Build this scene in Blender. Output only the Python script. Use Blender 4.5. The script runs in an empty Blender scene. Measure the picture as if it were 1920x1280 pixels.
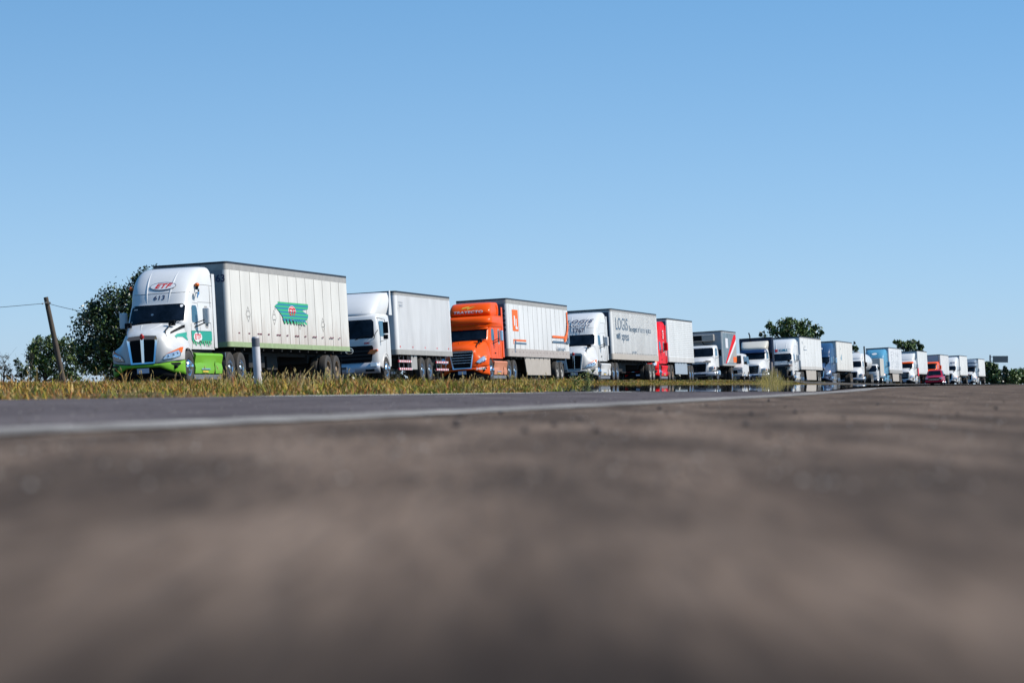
import bpy, bmesh, math, random
import numpy as np
from mathutils import Vector, Matrix
R = math.radians
sc = bpy.context.scene
# ------------------------------------------------------------------ camera
cd = bpy.data.cameras.new("camera"); cam = bpy.data.objects.new("camera", cd)
sc.collection.objects.link(cam); sc.camera = cam
cd.lens = 117.2; cd.sensor_width = 36; cd.clip_start = 0.05; cd.clip_end = 20000
cam.location = (0, 0, 0.08); cam.rotation_euler = (R(90.733), 0, 0)
cd.dof.use_dof = True; cd.dof.focus_distance = 125; cd.dof.aperture_fstop = 7.5
# ------------------------------------------------------------------ world, sun
SUN_DIR = Vector((0.735, -0.10, 0.66)).normalized()      # towards the sun
el = math.asin(SUN_DIR.z); az = math.atan2(SUN_DIR.x, SUN_DIR.y)
w = bpy.data.worlds.new("World"); sc.world = w; w.use_nodes = True
nt = w.node_tree; nt.nodes.clear()
out = nt.nodes.new("ShaderNodeOutputWorld"); bg = nt.nodes.new("ShaderNodeBackground")
sky = nt.nodes.new("ShaderNodeTexSky"); sky.sky_type = 'NISHITA'; sky.sun_disc = False
sky.sun_elevation = el; sky.sun_rotation = az; sky.altitude = 0
sky.air_density = 1.0; sky.dust_density = 0.4; sky.ozone_density = 2.0
tc = nt.nodes.new("ShaderNodeTexCoord"); mp = nt.nodes.new("ShaderNodeMapping")
mp.inputs['Scale'].default_value = (1, 1, 4.2); mp.inputs['Location'].default_value = (0, 0, .13)
nv = nt.nodes.new('ShaderNodeVectorMath'); nv.operation = 'NORMALIZE'
gm = nt.nodes.new("ShaderNodeHueSaturation"); gm.inputs['Saturation'].default_value = 1.25
nt.links.new(tc.outputs['Generated'], mp.inputs['Vector']); nt.links.new(mp.outputs['Vector'], nv.inputs[0]); nt.links.new(nv.outputs[0], sky.inputs['Vector'])
nt.links.new(sky.outputs[0], gm.inputs['Color']); tn = nt.nodes.new('ShaderNodeMix'); tn.data_type = 'RGBA'; tn.blend_type = 'MULTIPLY'; tn.inputs[0].default_value = 1; tn.inputs[7].default_value = (.78, 1.32, 1.27, 1)
nt.links.new(gm.outputs[0], tn.inputs[6]); nt.links.new(tn.outputs[2], bg.inputs['Color'])
bg.inputs['Strength'].default_value = 0.15
# pale air towards the horizon
bg2 = nt.nodes.new("ShaderNodeBackground"); bg2.inputs['Color'].default_value = (.40, .51, .62, 1); bg2.inputs['Strength'].default_value = 1.0
sx = nt.nodes.new('ShaderNodeSeparateXYZ'); nt.links.new(tc.outputs['Generated'], sx.inputs[0])
e1 = nt.nodes.new('ShaderNodeMath'); e1.operation = 'MULTIPLY'; e1.inputs[1].default_value = -11.5; nt.links.new(sx.outputs[2], e1.inputs[0])
e2 = nt.nodes.new('ShaderNodeMath'); e2.operation = 'EXPONENT'; e2.use_clamp = True; nt.links.new(e1.outputs[0], e2.inputs[0])
mxs = nt.nodes.new('ShaderNodeMixShader'); nt.links.new(e2.outputs[0], mxs.inputs[0]); nt.links.new(bg.outputs[0], mxs.inputs[1]); nt.links.new(bg2.outputs[0], mxs.inputs[2])
nt.links.new(mxs.outputs[0], out.inputs['Surface'])
sl = bpy.data.lights.new("sun", 'SUN'); so = bpy.data.objects.new("sun", sl); sc.collection.objects.link(so)
sl.energy = 5.0; sl.angle = R(0.53); sl.color = (1.0, 0.945, 0.865)
so.rotation_euler = SUN_DIR.to_track_quat('Z', 'Y').to_euler()
sc.view_settings.view_transform = 'Standard'; sc.view_settings.look = 'None'
sc.view_settings.exposure = 0.3; sc.view_settings.gamma = 1.0
# ------------------------------------------------------------------ frame of the highway
U = np.array([.2008, .9796]); NL = np.array([-.9796, .2008])   # along the road (away), to its left
def W(s, d): p = U*s + NL*d; return float(p[0]), float(p[1])
def SD(x, y): return x*U[0]+y*U[1], x*NL[0]+y*NL[1]
EY = [-200, 50, 112, 139, 165, 190, 220, 255, 290, 320, 372, 407, 474, 520, 800, 9000]
EZ = [.10, .11, .134, .20, .25, .28, .33, .27, .155, .125, .105, .095, .085, .08, 0, 0]
def Et(y): return np.interp(y, EY, EZ)
AS = [-500, 30, 38, 71, 100, 150, 200, 250, 9000]; AD = [6.0, 6.05, 7.2, 12.3, 16.2, 22.5, 26.8, 28.45, 28.45]
def edge_d(s): return np.interp(s, AS, AD)
def ground_z(s, d):
    s = np.asarray(s, float); d = np.asarray(d, float)
    y = U[1]*s + NL[1]*d; e = Et(y); a = edge_d(s)
    t = np.clip((d-a)/(28.5-a+1e-6), 0, 1)
    z = e*t**1.4
    z = np.where(d > 28.5, e, z)
    z = np.where(d > 32, e-(d-32)*.0577, z)
    z = np.where(d > 42, e-.577-np.clip((d-42)/12, 0, 1)*.5, z)
    return z - .012
# ------------------------------------------------------------------ object helpers
def link(o, parent=None):
    sc.collection.objects.link(o)
    if parent is not None: o.parent = parent
    return o
def tag(o, label=None, cat=None, group=None, kind=None):
    if label: o['label'] = label
    if cat: o['category'] = cat
    if group: o['group'] = group
    if kind: o['kind'] = kind
    return o
def empty(name, loc=(0, 0, 0), rot=(0, 0, 0), parent=None):
    o = bpy.data.objects.new(name, None); o.location = loc; o.rotation_euler = rot; o.empty_display_size = .2
    return link(o, parent)
def dense(pts, k=4):
    """Catmull-Rom through points (any dimension)"""
    P = [np.array(p, float) for p in pts]; n = len(P); out = []
    for i in range(n-1):
        a = P[i-1] if i > 0 else 2*P[0]-P[1]; b = P[i]; c = P[i+1]; d = P[i+2] if i+2 < n else 2*P[-1]-P[-2]
        for j in range(k):
            t = j/k
            out.append(.5*((2*b)+(-a+c)*t+(2*a-5*b+4*c-d)*t*t+(-a+3*b-3*c+d)*t**3))
    out.append(P[-1]); return out
class MB:
    def __init__(s): s.v = []; s.f = []; s.m = []
    def add(s, vs, fs, m=0):
        n = len(s.v); s.v += [tuple(map(float, p)) for p in vs]
        s.f += [tuple(i+n for i in f) for f in fs]; s.m += [m]*len(fs); return s
    def box(s, x0, x1, y0, y1, z0, z1, m=0):
        if x0 > x1: x0, x1 = x1, x0
        if y0 > y1: y0, y1 = y1, y0
        if z0 > z1: z0, z1 = z1, z0
        vs = [(x, y, z) for x in (x0, x1) for y in (y0, y1) for z in (z0, z1)]
        return s.add(vs, [(0, 1, 3, 2), (4, 6, 7, 5), (0, 4, 5, 1), (2, 3, 7, 6), (0, 2, 6, 4), (1, 5, 7, 3)], m)
    def prism(s, poly, z0, z1, m=0, axis='z'):
        n = len(poly)
        def P(a, b, c):
            return (a, b, c) if axis == 'z' else ((a, c, b) if axis == 'y' else (c, a, b))
        vs = [P(a, b, z0) for a, b in poly]+[P(a, b, z1) for a, b in poly]
        fs = [tuple(range(n))[::-1], tuple(range(n, 2*n))]+[(i, (i+1) % n, n+(i+1) % n, n+i) for i in range(n)]
        return s.add(vs, fs, m)
    def tube(s, path, r, n=8, m=0):
        path = [Vector(p) for p in path]; rs = r if hasattr(r, '__len__') else [r]*len(path)
        vs = []; fs = []
        for i, p in enumerate(path):
            t = (path[min(i+1, len(path)-1)]-path[max(i-1, 0)]).normalized()
            u = t.cross(Vector((0, 0, 1)));
            if u.length < .05: u = t.cross(Vector((1, 0, 0)))
            u.normalize(); v = t.cross(u)
            for k in range(n):
                a = 2*math.pi*k/n; vs.append(p+(u*math.cos(a)+v*math.sin(a))*rs[i])
        for i in range(len(path)-1):
            for k in range(n):
                fs.append((i*n+k, i*n+(k+1) % n, (i+1)*n+(k+1) % n, (i+1)*n+k))
        fs.append(tuple(range(n))); fs.append(tuple(range((len(path)-1)*n, len(path)*n))[::-1])
        return s.add(vs, fs, m)
    def lathe(s, prof, n=28, c=(0, 0, 0), m=0):          # around the y axis; prof: (r, y)
        vs = []; fs = []; k = len(prof)
        for i in range(n):
            a = 2*math.pi*i/n
            for r, y in prof: vs.append((c[0]+r*math.cos(a), c[1]+y, c[2]+r*math.sin(a)))
        for i in range(n):
            for j in range(k-1):
                fs.append((i*k+j, ((i+1) % n)*k+j, ((i+1) % n)*k+j+1, i*k+j+1))
        return s.add(vs, fs, m)
    def grid(s, rows, m=0, close=False):
        nr = len(rows); nc = len(rows[0]); vs = [p for r in rows for p in r]; fs = []
        for i in range(nr-1):
            for j in range(nc-1 if not close else nc):
                fs.append((i*nc+j, i*nc+(j+1) % nc, (i+1)*nc+(j+1) % nc, (i+1)*nc+j))
        return s.add(vs, fs, m)
    def ball(s, c, r, m=0, sc_=(1, 1, 1), n=8):
        rows = []
        for i in range(n+1):
            a = math.pi*i/n
            rows.append([(c[0]+r*sc_[0]*math.sin(a)*math.cos(2*math.pi*j/(2*n)), c[1]+r*sc_[1]*math.sin(a)*math.sin(2*math.pi*j/(2*n)), c[2]+r*sc_[2]*math.cos(a)) for j in range(2*n)])
        return s.grid(rows, m, close=True)
    def build(s, name, mats, parent=None, smooth=35, bevel=0, solid=0, loc=None):
        me = bpy.data.meshes.new(name); me.from_pydata(s.v, [], s.f)
        if not isinstance(mats, (list, tuple)): mats = [mats]
        for m in mats: me.materials.append(m)
        me.polygons.foreach_set('material_index', s.m)
        bm = bmesh.new(); bm.from_mesh(me); bmesh.ops.remove_doubles(bm, verts=bm.verts, dist=1e-5)
        bmesh.ops.recalc_face_normals(bm, faces=bm.faces); bm.to_mesh(me); bm.free()
        o = bpy.data.objects.new(name, me); link(o, parent)
        if loc: o.location = loc
        if smooth:
            me.shade_smooth(); me.set_sharp_from_angle(angle=R(smooth))
        if solid:
            md = o.modifiers.new('solid', 'SOLIDIFY'); md.thickness = solid; md.offset = -1
        if bevel:
            md = o.modifiers.new('bevel', 'BEVEL'); md.width = bevel; md.segments = 2; md.limit_method = 'ANGLE'; md.angle_limit = R(40)
            md.harden_normals = True
        return o
# ------------------------------------------------------------------ materials
_mats = {}
def mat(name, col, rough=.5, metal=0, coat=0, noise=0, nscale=3., stretch=(1, 1, 1), dirt=0, dirtcol=(.30, .235, .18), bump=0, bscale=30, spec=.5, emit=None):
    if name in _mats: return _mats[name]
    if metal < .5: col = tuple(c*.74 for c in col); dirtcol = tuple(c*.74 for c in dirtcol)
    m = bpy.data.materials.new(name); m.use_nodes = True; nt = m.node_tree; N = nt.nodes; L = nt.links
    b = N['Principled BSDF']; b.inputs['Roughness'].default_value = rough; b.inputs['Metallic'].default_value = metal
    b.inputs['Base Color'].default_value = (*col, 1); b.inputs['Coat Weight'].default_value = coat; b.inputs['Coat Roughness'].default_value = .06
    b.inputs['Specular IOR Level'].default_value = spec
    cur = None
    if noise or dirt or bump:
        tcn = N.new('ShaderNodeTexCoord'); mpn = N.new('ShaderNodeMapping'); mpn.inputs['Scale'].default_value = stretch
        L.new(tcn.outputs['Object'], mpn.inputs['Vector'])
    if noise:
        nz = N.new('ShaderNodeTexNoise'); nz.inputs['Scale'].default_value = nscale; nz.inputs['Detail'].default_value = 6; nz.inputs['Roughness'].default_value = .6
        L.new(mpn.outputs[0], nz.inputs['Vector'])
        mr = N.new('ShaderNodeMapRange'); mr.inputs[1].default_value = .3; mr.inputs[2].default_value = .7; mr.inputs[3].default_value = 1-noise; mr.inputs[4].default_value = 1+noise*.6
        L.new(nz.outputs[0], mr.inputs[0])
        mx = N.new('ShaderNodeMix'); mx.data_type = 'RGBA'; mx.blend_type = 'MULTIPLY'; mx.inputs[0].default_value = 1
        mx.inputs[6].default_value = (*col, 1); L.new(mr.outputs[0], mx.inputs[7]); cur = mx.outputs[2]
    if dirt:   # road grime thrown up the lower part of the body
        sp = N.new('ShaderNodeSeparateXYZ'); L.new(tcn.outputs['Object'], sp.inputs[0])
        m2 = N.new('ShaderNodeMapping'); m2.inputs['Scale'].default_value = (2.5, 2.5, .45); L.new(tcn.outputs['Object'], m2.inputs['Vector'])
        n2 = N.new('ShaderNodeTexNoise'); n2.inputs['Scale'].default_value = 1.6; n2.inputs['Detail'].default_value = 8; n2.inputs['Roughness'].default_value = .65
        L.new(m2.outputs[0], n2.inputs['Vector'])
        a1 = N.new('ShaderNodeMath'); a1.operation = 'MULTIPLY_ADD'; a1.inputs[1].default_value = -.45; a1.inputs[2].default_value = .95; L.new(sp.outputs[2], a1.inputs[0])
        a2 = N.new('ShaderNodeMath'); a2.operation = 'MULTIPLY_ADD'; a2.inputs[1].default_value = 1.3; L.new(n2.outputs[0], a2.inputs[0]); L.new(a1.outputs[0], a2.inputs[2])
        mr2 = N.new('ShaderNodeMapRange'); mr2.inputs[1].default_value = .55; mr2.inputs[2].default_value = 1.35; mr2.inputs[3].default_value = 0; mr2.inputs[4].default_value = dirt
        L.new(a2.outputs[0], mr2.inputs[0])
        mx2 = N.new('ShaderNodeMix'); mx2.data_type = 'RGBA'; L.new(mr2.outputs[0], mx2.inputs[0]); mx2.inputs[7].default_value = (*dirtcol, 1)
        if cur: L.new(cur, mx2.inputs[6])
        else: mx2.inputs[6].default_value = (*col, 1)
        cur = mx2.outputs[2]
        rr = N.new('ShaderNodeMapRange'); rr.inputs[3].default_value = rough; rr.inputs[4].default_value = .8; L.new(mr2.outputs[0], rr.inputs[0]); L.new(rr.outputs[0], b.inputs['Roughness'])
    if cur: L.new(cur, b.inputs['Base Color'])
    if bump:
        n3 = N.new('ShaderNodeTexNoise'); n3.inputs['Scale'].default_value = bscale; n3.inputs['Detail'].default_value = 4; L.new(mpn.outputs[0], n3.inputs['Vector'])
        bp = N.new('ShaderNodeBump'); bp.inputs['Strength'].default_value = bump; bp.inputs['Distance'].default_value = .02; L.new(n3.outputs[0], bp.inputs['Height']); L.new(bp.outputs[0], b.inputs['Normal'])
    _mats[name] = m; return m
def paint(name, col, dirt=.25): return mat('paint_'+name, col, .34, 0, .12 if name == 'white' else .04, spec=.3 if name == 'white' else .12, noise=.04, nscale=1.5, dirt=dirt)
def _old(name, col, dirt): return mat('paint_'+name, col, .30, 0, .25, .04, 1.5, dirt=dirt)
M = dict(
    white=paint('white', (.76, .755, .74), .3), green=paint('green', (.17, .50, .010), .15), orange=paint('orange', (1.0, .105, .003), .05),
    red=mat('paint_red', (.85, .004, .008), .4, 0, .03, spec=.12), crimson=mat('paint_crimson', (.42, .004, .03), .35, 0, .1, spec=.2), blue=paint('blue', (.03, .085, .19), .2), lblue=paint('light_blue', (.10, .33, .50), .15),
    black=mat('black_plastic', (.004, .004, .005), .6, spec=.15), rubber=mat('rubber', (.022, .021, .021), .82, noise=.25, nscale=5, dirt=.35, dirtcol=(.09, .075, .06)),
    chrome=mat('chrome', (.82, .83, .85), .09, 1), alu=mat('brushed_aluminium', (.74, .74, .75), .24, 1), steelgrey=mat('grey_steel', (.22, .22, .23), .5, .3, noise=.2),
    glass=mat('dark_glass', (.006, .010, .018), .03, spec=.16, noise=.9, nscale=2.2), bglass=mat('blue_tinted_glass', (.05, .12, .16), .05, spec=.8),
    under=mat('grimy_chassis', (.018, .016, .015), .85, noise=.3), skirt=mat('dusty_skirt', (.52, .47, .41), .6, noise=.12, dirt=.35),
    lens=mat('headlight_lens', (.55, .6, .66), .08, .6), amber=mat('amber_lens', (.85, .16, .01), .15), redl=mat('red_lens', (.6, .02, .01), .2),
    navy=mat('navy_lettering', (.02, .03, .10), .5), redt=mat('red_lettering', (.75, .01, .015), .6, spec=.1), whitet=mat('white_lettering', (.8, .8, .8), .5),
    yellowt=mat('yellow_lettering', (.85, .55, .05), .5), tgreen=mat('stripe_green', (.04, .46, .18), .5), tblue=mat('stripe_blue', (.02, .22, .34), .5),
    teal=mat('stripe_teal', (.005, .24, .17), .5), seam=mat('seam_grey', (.13, .12, .11), .8), hazrail=mat('rail_green', (.33, .45, .22), .6, noise=.2, dirt=.3),
    rail=mat('rail_grey', (.45, .42, .38), .5, .2, noise=.15), dark=mat('dark_rail', (.02, .02, .024), .5), maroon=mat('reflector_marks', (.18, .03, .03), .4),
    redtape=mat('red_tape', (.62, .01, .02), .35), whitetape=mat('white_tape', (.82, .78, .78), .35), plate=mat('number_plate', (.62, .58, .66), .4),
    rusty=mat('painted_steel_rim', (.36, .25, .15), .6, noise=.35, nscale=8), whiterim=mat('white_rim', (.6, .56, .5), .5, noise=.2, nscale=9),
    tan=mat('tan_paint', (.55, .42, .35), .5), bumperW=mat('silver_bumper', (.55, .56, .6), .3, .3), orange_decal=mat('orange_decal', (.85, .17, .04), .6, spec=.1),
    grey_decal=mat('grey_decal', (.08, .14, .21), .5), mural=mat('mural_grey', (.17, .22, .25), .5, noise=.35, nscale=1.3),
)
def vanmat(name, col=(.76, .75, .73), dirt=.6, nz=.13): return mat('van_'+name, tuple(c*.94 for c in col), .5, 0, .0, nz, .9, (1, 1, .3), spec=.25, dirt=dirt, dirtcol=(.36, .27, .22))
# ------------------------------------------------------------------ lettering and flat marks
def text2d(txt, size=1., shear=0., bold=0., sx=1., sp=1.):
    cu = bpy.data.curves.new('txt', 'FONT'); cu.body = txt; cu.size = size; cu.shear = shear; cu.offset = bold; cu.space_character = sp
    cu.align_x = 'CENTER'; cu.align_y = 'CENTER'; cu.resolution_u = 3
    o = bpy.data.objects.new('txt', cu); sc.collection.objects.link(o)
    dg = bpy.context.evaluated_depsgraph_get(); me = bpy.data.meshes.new_from_object(o.evaluated_get(dg))
    sc.collection.objects.unlink(o); bpy.data.objects.remove(o); bpy.data.curves.remove(cu)
    vs = [(v.co.x*sx, v.co.y) for v in me.vertices]; fs = [tuple(p.vertices) for p in me.polygons]
    bpy.data.meshes.remove(me); return vs, fs
def poly2d(pts): return list(pts), [tuple(range(len(pts)))]
def ell2d(rx, rz, n=28, cx=0, cz=0): return [(cx+rx*math.cos(2*math.pi*i/n), cz+rz*math.sin(2*math.pi*i/n)) for i in range(n)], [tuple(range(n))]
def ring2d(rx, rz, t, n=32):
    vs = []; fs = []
    for i in range(n):
        a = 2*math.pi*i/n; vs += [(rx*math.cos(a), rz*math.sin(a)), ((rx-t)*math.cos(a), (rz-t)*math.sin(a))]
        j = (i+1) % n; fs.append((2*i, 2*j, 2*j+1, 2*i+1))
    return vs, fs
def rect2d(x0, x1, z0, z1): return [(x0, z0), (x1, z0), (x1, z1), (x0, z1)], [(0, 1, 2, 3)]
def move2d(g, dx, dz): return [(x+dx, z+dz) for x, z in g[0]], g[1]
def decal(name, geos, fn, parent, cut=.25):
    """geos: [(2-D geometry, material)], laid on a surface by fn(u, v, layer)"""
    mats = []; me = bpy.data.meshes.new(name); bm = bmesh.new()
    for li, (g, m) in enumerate(geos):
        if m not in mats: mats.append(m)
        vs = [bm.verts.new((x, z, li)) for x, z in g[0]]
        for f in g[1]:
            try: ff = bm.faces.new([vs[i] for i in f]); ff.material_index = mats.index(m)
            except ValueError: pass
    bmesh.ops.triangulate(bm, faces=[f for f in bm.faces if len(f.verts) > 4])
    for _ in range(4):
        es = [e for e in bm.edges if e.calc_length() > cut]
        if not es: break
        bmesh.ops.subdivide_edges(bm, edges=es, cuts=1)
        bmesh.ops.triangulate(bm, faces=[f for f in bm.faces if len(f.verts) > 4])
    for v in bm.verts: v.co = Vector(fn(v.co.x, v.co.y, v.co.z))
    bm.to_mesh(me); bm.free()
    for m in mats: me.materials.append(m)
    return link(bpy.data.objects.new(name, me), parent)
def flat_side(x0, z0, y=1.3, side=1):          # u runs rearwards on the left side, so that writing reads from there
    return lambda u, v, l: (x0-u*side, side*(y+.004+.003*l), z0+v)
def flat_front(x, y0, z0): return lambda u, v, l: (x+.004+.003*l, y0+u, z0+v)
# ------------------------------------------------------------------ wheels
def _tyre(w_, R_=.52):
    return [(R_*.57, -w_*.46), (R_*.62, -w_*.5), (R_*.80, -w_*.53), (R_*.93, -w_*.5), (R_*.985, -w_*.42), (R_, -w_*.2), (R_*.985, -w_*.19), (R_*.985, -w_*.16), (R_, -w_*.15), (R_, w_*.15), (R_*.985, w_*.16), (R_*.985, w_*.19), (R_, w_*.2), (R_*.985, w_*.42), (R_*.93, w_*.5), (R_*.80, w_*.53), (R_*.62, w_*.5), (R_*.57, w_*.46), (R_*.57, -w_*.46)]
_wm = {}
def wheel(parent, x, y, kind='front', rim='alu', r=.52):
    """axle hub with tyre and rim; y outer face; outer side towards sign(y)"""
    side = 1 if y > 0 else -1; key = (kind, rim)
    if key not in _wm:
        hub = MB(); ty = MB(); rm = MB(); Rr = .52*.585
        if kind == 'front':
            ty.lathe(_tyre(.29), 36, (0, -.145, 0))
            rm.lathe([(Rr, -.01), (Rr-.02, -.015), (Rr-.035, -.06), (Rr*.72, -.02), (Rr*.6, .02), (Rr*.32, .03), (Rr*.3, .10), (Rr*.2, .12), (0, .125)], 32)
            for k in range(10):
                a = 2*math.pi*k/10; rm.lathe([(.034, .003), (0, .006)], 8, (Rr*.78*math.cos(a), -.034+.012, Rr*.78*math.sin(a)), 1)
                a += .3; rm.lathe([(.018, -.02), (.018, .06), (0, .062)], 6, (Rr*.46*math.cos(a), .0, Rr*.46*math.sin(a)))
        else:
            ty.lathe(_tyre(.27), 36, (0, -.135, 0)); ty.lathe(_tyre(.27), 28, (0, -.46, 0))
            rm.lathe([(Rr, -.01), (Rr-.02, -.015), (Rr-.03, -.05), (Rr*.9, -.2), (Rr*.62, -.235), (Rr*.6, -.235), (Rr*.36, -.22), (Rr*.34, -.06), (Rr*.22, -.03), (0, -.025)], 32)
            for k in range(10):
                a = 2*math.pi*k/10; rm.lathe([(.03, .0), (0, .003)], 8, (Rr*.76*math.cos(a), -.213, Rr*.76*math.sin(a)), 1)
                a += .3; rm.lathe([(.018, -.25), (.018, -.19), (0, -.19)], 6, (Rr*.48*math.cos(a), .0, Rr*.48*math.sin(a)))
        hub.lathe([(.10, -.6), (.13, -.5), (.13, -.05), (0, -.05)], 14)
        o = [hub.build('wheel', M['under'], None), ty.build('tyre', M['rubber'], None), rm.build('rim', [M[rim], M['black']], None)]
        _wm[key] = [q.data for q in o]
        for q in o: bpy.data.objects.remove(q)
    d = _wm[key]; o = bpy.data.objects.new('wheel', d[0]); link(o, parent)
    o.location = (x, y, r); o.rotation_euler = (0, random.uniform(0, 6), 0)
    if side < 0: o.rotation_euler = (0, random.uniform(0, 6), math.pi)
    o.scale = (r/.52, 1, r/.52)
    for nm, me in (('tyre', d[1]), ('rim', d[2])): link(bpy.data.objects.new(nm, me), o)
    return o
# ------------------------------------------------------------------ cab shell: stacked plan outlines
class Cab:
    """slices: (z, front x, depth of the curved front, half width front, half width rear, rear x)"""
    n = 3.0
    def __init__(s, sl, k=4):
        s.k = np.array(dense(sl, k)); s.z = s.k[:, 0]
    def at(s, z): return [np.interp(z, s.z, s.k[:, i]) for i in range(1, 6)]
    def outline(s, z, nf=26, ns=5):
        xf, bow, wf, wr, xr = s.at(z); xs = xf-bow; L_ = []
        for i in range(ns): t = i/ns; L_.append((xr+(xs-xr)*t, wr+(wf-wr)*t))
        for i in range(nf//2+1):
            a = math.pi/2*(1-i/(nf//2)); L_.append((xs+bow*abs(math.cos(a))**(2/s.n), wf*abs(math.sin(a))**(2/s.n)))
        return [(x, y, z) for x, y in L_]+[(x, -y, z) for x, y in L_[-2::-1]]
    def shell(s, mb=None, z0=None, z1=None, nz=0, m=0):
        mb = mb or MB(); z0 = s.z[0] if z0 is None else z0; z1 = s.z[-1] if z1 is None else z1
        zs = [z for z in s.z if z0 < z < z1]; zs = [z0]+zs+[z1]
        rows = [s.outline(z) for z in zs]; mb.grid(rows, m, close=True)
        xf, bow, wf, wr, xr = s.at(z1); n = len(rows[-1])      # cap, as strips across the roof
        top = rows[-1]; vs = list(top); fs = [(i, i+1, n-2-i, n-1-i) for i in range(n//2-1)]
        mb.add(vs, fs, m); return mb
    def front(s, y, z, off=0):
        def p(y, z):
            xf, bow, wf, wr, xr = s.at(z); q = min(abs(y)/wf, .9999); a = math.asin(q**(s.n/2))
            return Vector((xf-bow+bow*math.cos(a)**(2/s.n), y, z))
        c = p(y, z); e = .01
        nrm = (p(y+e, z)-p(y-e, z)).cross(p(y, z+e)-p(y, z-e)); nrm.normalize()
        if nrm.x < 0: nrm = -nrm
        return c+nrm*off
    def side(s, x, z, off=0, sd=1):
        xf, bow, wf, wr, xr = s.at(z); xs = xf-bow
        if x <= xs: y = wr+(wf-wr)*(x-xr)/(xs-xr); ox = 0
        else: q = min((x-xs)/bow, .999); y = wf*(1-q**s.n)**(1/s.n); ox = off*q
        return (x+ox, sd*(y+off), z)
    def front_patch(s, mb, hw0, hw1, z0, z1, off=.006, r=.1, m=0, ny=20, nz=8):
        rows = []
        for i in range(nz+1):
            v = i/nz; z = z0+(z1-z0)*v; hw = hw0+(hw1-hw0)*v
            e = min(v, 1-v)*(z1-z0)
            if e < r: hw -= r-math.sqrt(max(r*r-(r-e)**2, 0))
            rows.append([s.front(-hw+2*hw*j/ny, z, off) for j in range(ny+1)])
        return mb.grid(rows, m)
    def side_patch(s, mb, x0, x1, z0, z1, off=.006, r=.06, m=0, sd=1, nx=6, nz=8, lean=0):
        rows = []
        for i in range(nz+1):
            v = i/nz; z = z0+(z1-z0)*v; a, b = x0, x1-lean*v; e = min(v, 1-v)*(z1-z0)
            if e < r: q = r-math.sqrt(max(r*r-(r-e)**2, 0)); a += q; b -= q
            rows.append([s.side(a+(b-a)*j/nx, z, off, sd) for j in range(nx+1)])
        return mb.grid(rows, m)
    def decal_front(s): return lambda u, v, l: s.front(u, v, .006+.003*l)
    def decal_side(s, sd=1): return lambda u, v, l: s.side(-u*sd if sd > 0 else u, v, .006+.003*l, sd)
def sl_line(cab, parent, segs, mt, name='panel_seams', r=.006):
    """thin grooves: lists of surface points"""
    mb = MB()
    for pts in segs: mb.tube(pts, r, 4)
    return mb.build(name, mt, parent, smooth=0)
HOOD = [
 [(4.98, 1.20, .74), (5.20, 1.12, .72), (5.38, .92, .70), (5.49, .73, .68), (5.55, .56, .66), (5.58, .3, .65), (5.58, 0, .65)],
 [(4.98, 1.215, .90), (5.20, 1.14, .90), (5.36, .94, .90), (5.47, .75, .90), (5.56, .57, .92), (5.59, .3, .93), (5.60, 0, .93)],
 [(4.93, 1.215, 1.04), (5.12, 1.13, 1.09), (5.26, .95, 1.12), (5.40, .78, 1.14), (5.54, .58, 1.25), (5.58, .3, 1.30), (5.585, 0, 1.30)],
 [(4.80, 1.215, 1.11), (4.94, 1.11, 1.19), (5.08, .95, 1.24), (5.27, .78, 1.31), (5.47, .60, 1.47), (5.53, .3, 1.54), (5.55, 0, 1.56)],
 [(4.55, 1.215, 1.13), (4.68, 1.09, 1.24), (4.84, .95, 1.34), (5.02, .82, 1.46), (5.24, .64, 1.62), (5.33, .32, 1.69), (5.36, 0, 1.71)],
 [(4.25, 1.215, 1.04), (4.34, 1.09, 1.26), (4.48, .98, 1.45), (4.64, .88, 1.62), (4.82, .72, 1.77), (4.90, .36, 1.83), (4.93, 0, 1.85)],
 [(3.98, 1.20, .84), (4.02, 1.09, 1.22), (4.10, 1.03, 1.52), (4.18, .99, 1.75), (4.28, .85, 1.93), (4.36, .4, 1.98), (4.40, 0, 1.99)]]
def surf(net, ku=4, kv=4):
    rows = [dense(r, ku) for r in net]; cols = list(zip(*rows)); cols = [dense(c, kv) for c in cols]; return [list(r) for r in zip(*cols)]
def mirror_rows(rows):
    return [[tuple(p) for p in r]+[(p[0], -p[1], p[2]) for p in r[-2::-1]] for r in rows]
def hood_mesh(parent, pm, fx=None, name='hood'):
    rows = mirror_rows(surf(HOOD))
    if fx: rows = [[fx(p) for p in r] for r in rows]
    return MB().grid(rows).build(name, pm, parent, smooth=50, solid=.035), rows
def mirror_pair(parent, cab, x, z, hm, out=.36, hgt=.52):
    for sd in (1, -1):
        base = cab.side(x+.25, z-.2, 0, sd); b2 = cab.side(x+.25, z-.08, 0, sd)
        y = sd*(abs(base[1])+out); mb = MB()
        mb.prism([(-.07, -.13), (.05, -.13), (.09, -.07), (.09, .07), (.05, .13), (-.07, .13)], z-.1, z-.1+hgt)
        o = mb.build('side_mirror', hm, parent, bevel=.03); o.location = (x, y, 0); o.rotation_euler = (0, 0, -sd*.15)
        g = MB().box(-.078, -.0705, -.105, .105, z-.06, z+hgt-.16).build('mirror_glass', M['chrome'], o, smooth=0)
        a = MB(); a.tube([base, (x+.06, y-sd*.05, z-.06)], .022, 6); a.tube([b2, (x+.06, y-sd*.05, z+.04)], .018, 6)
        a.build('mirror_arm', M['black'], parent)
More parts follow.
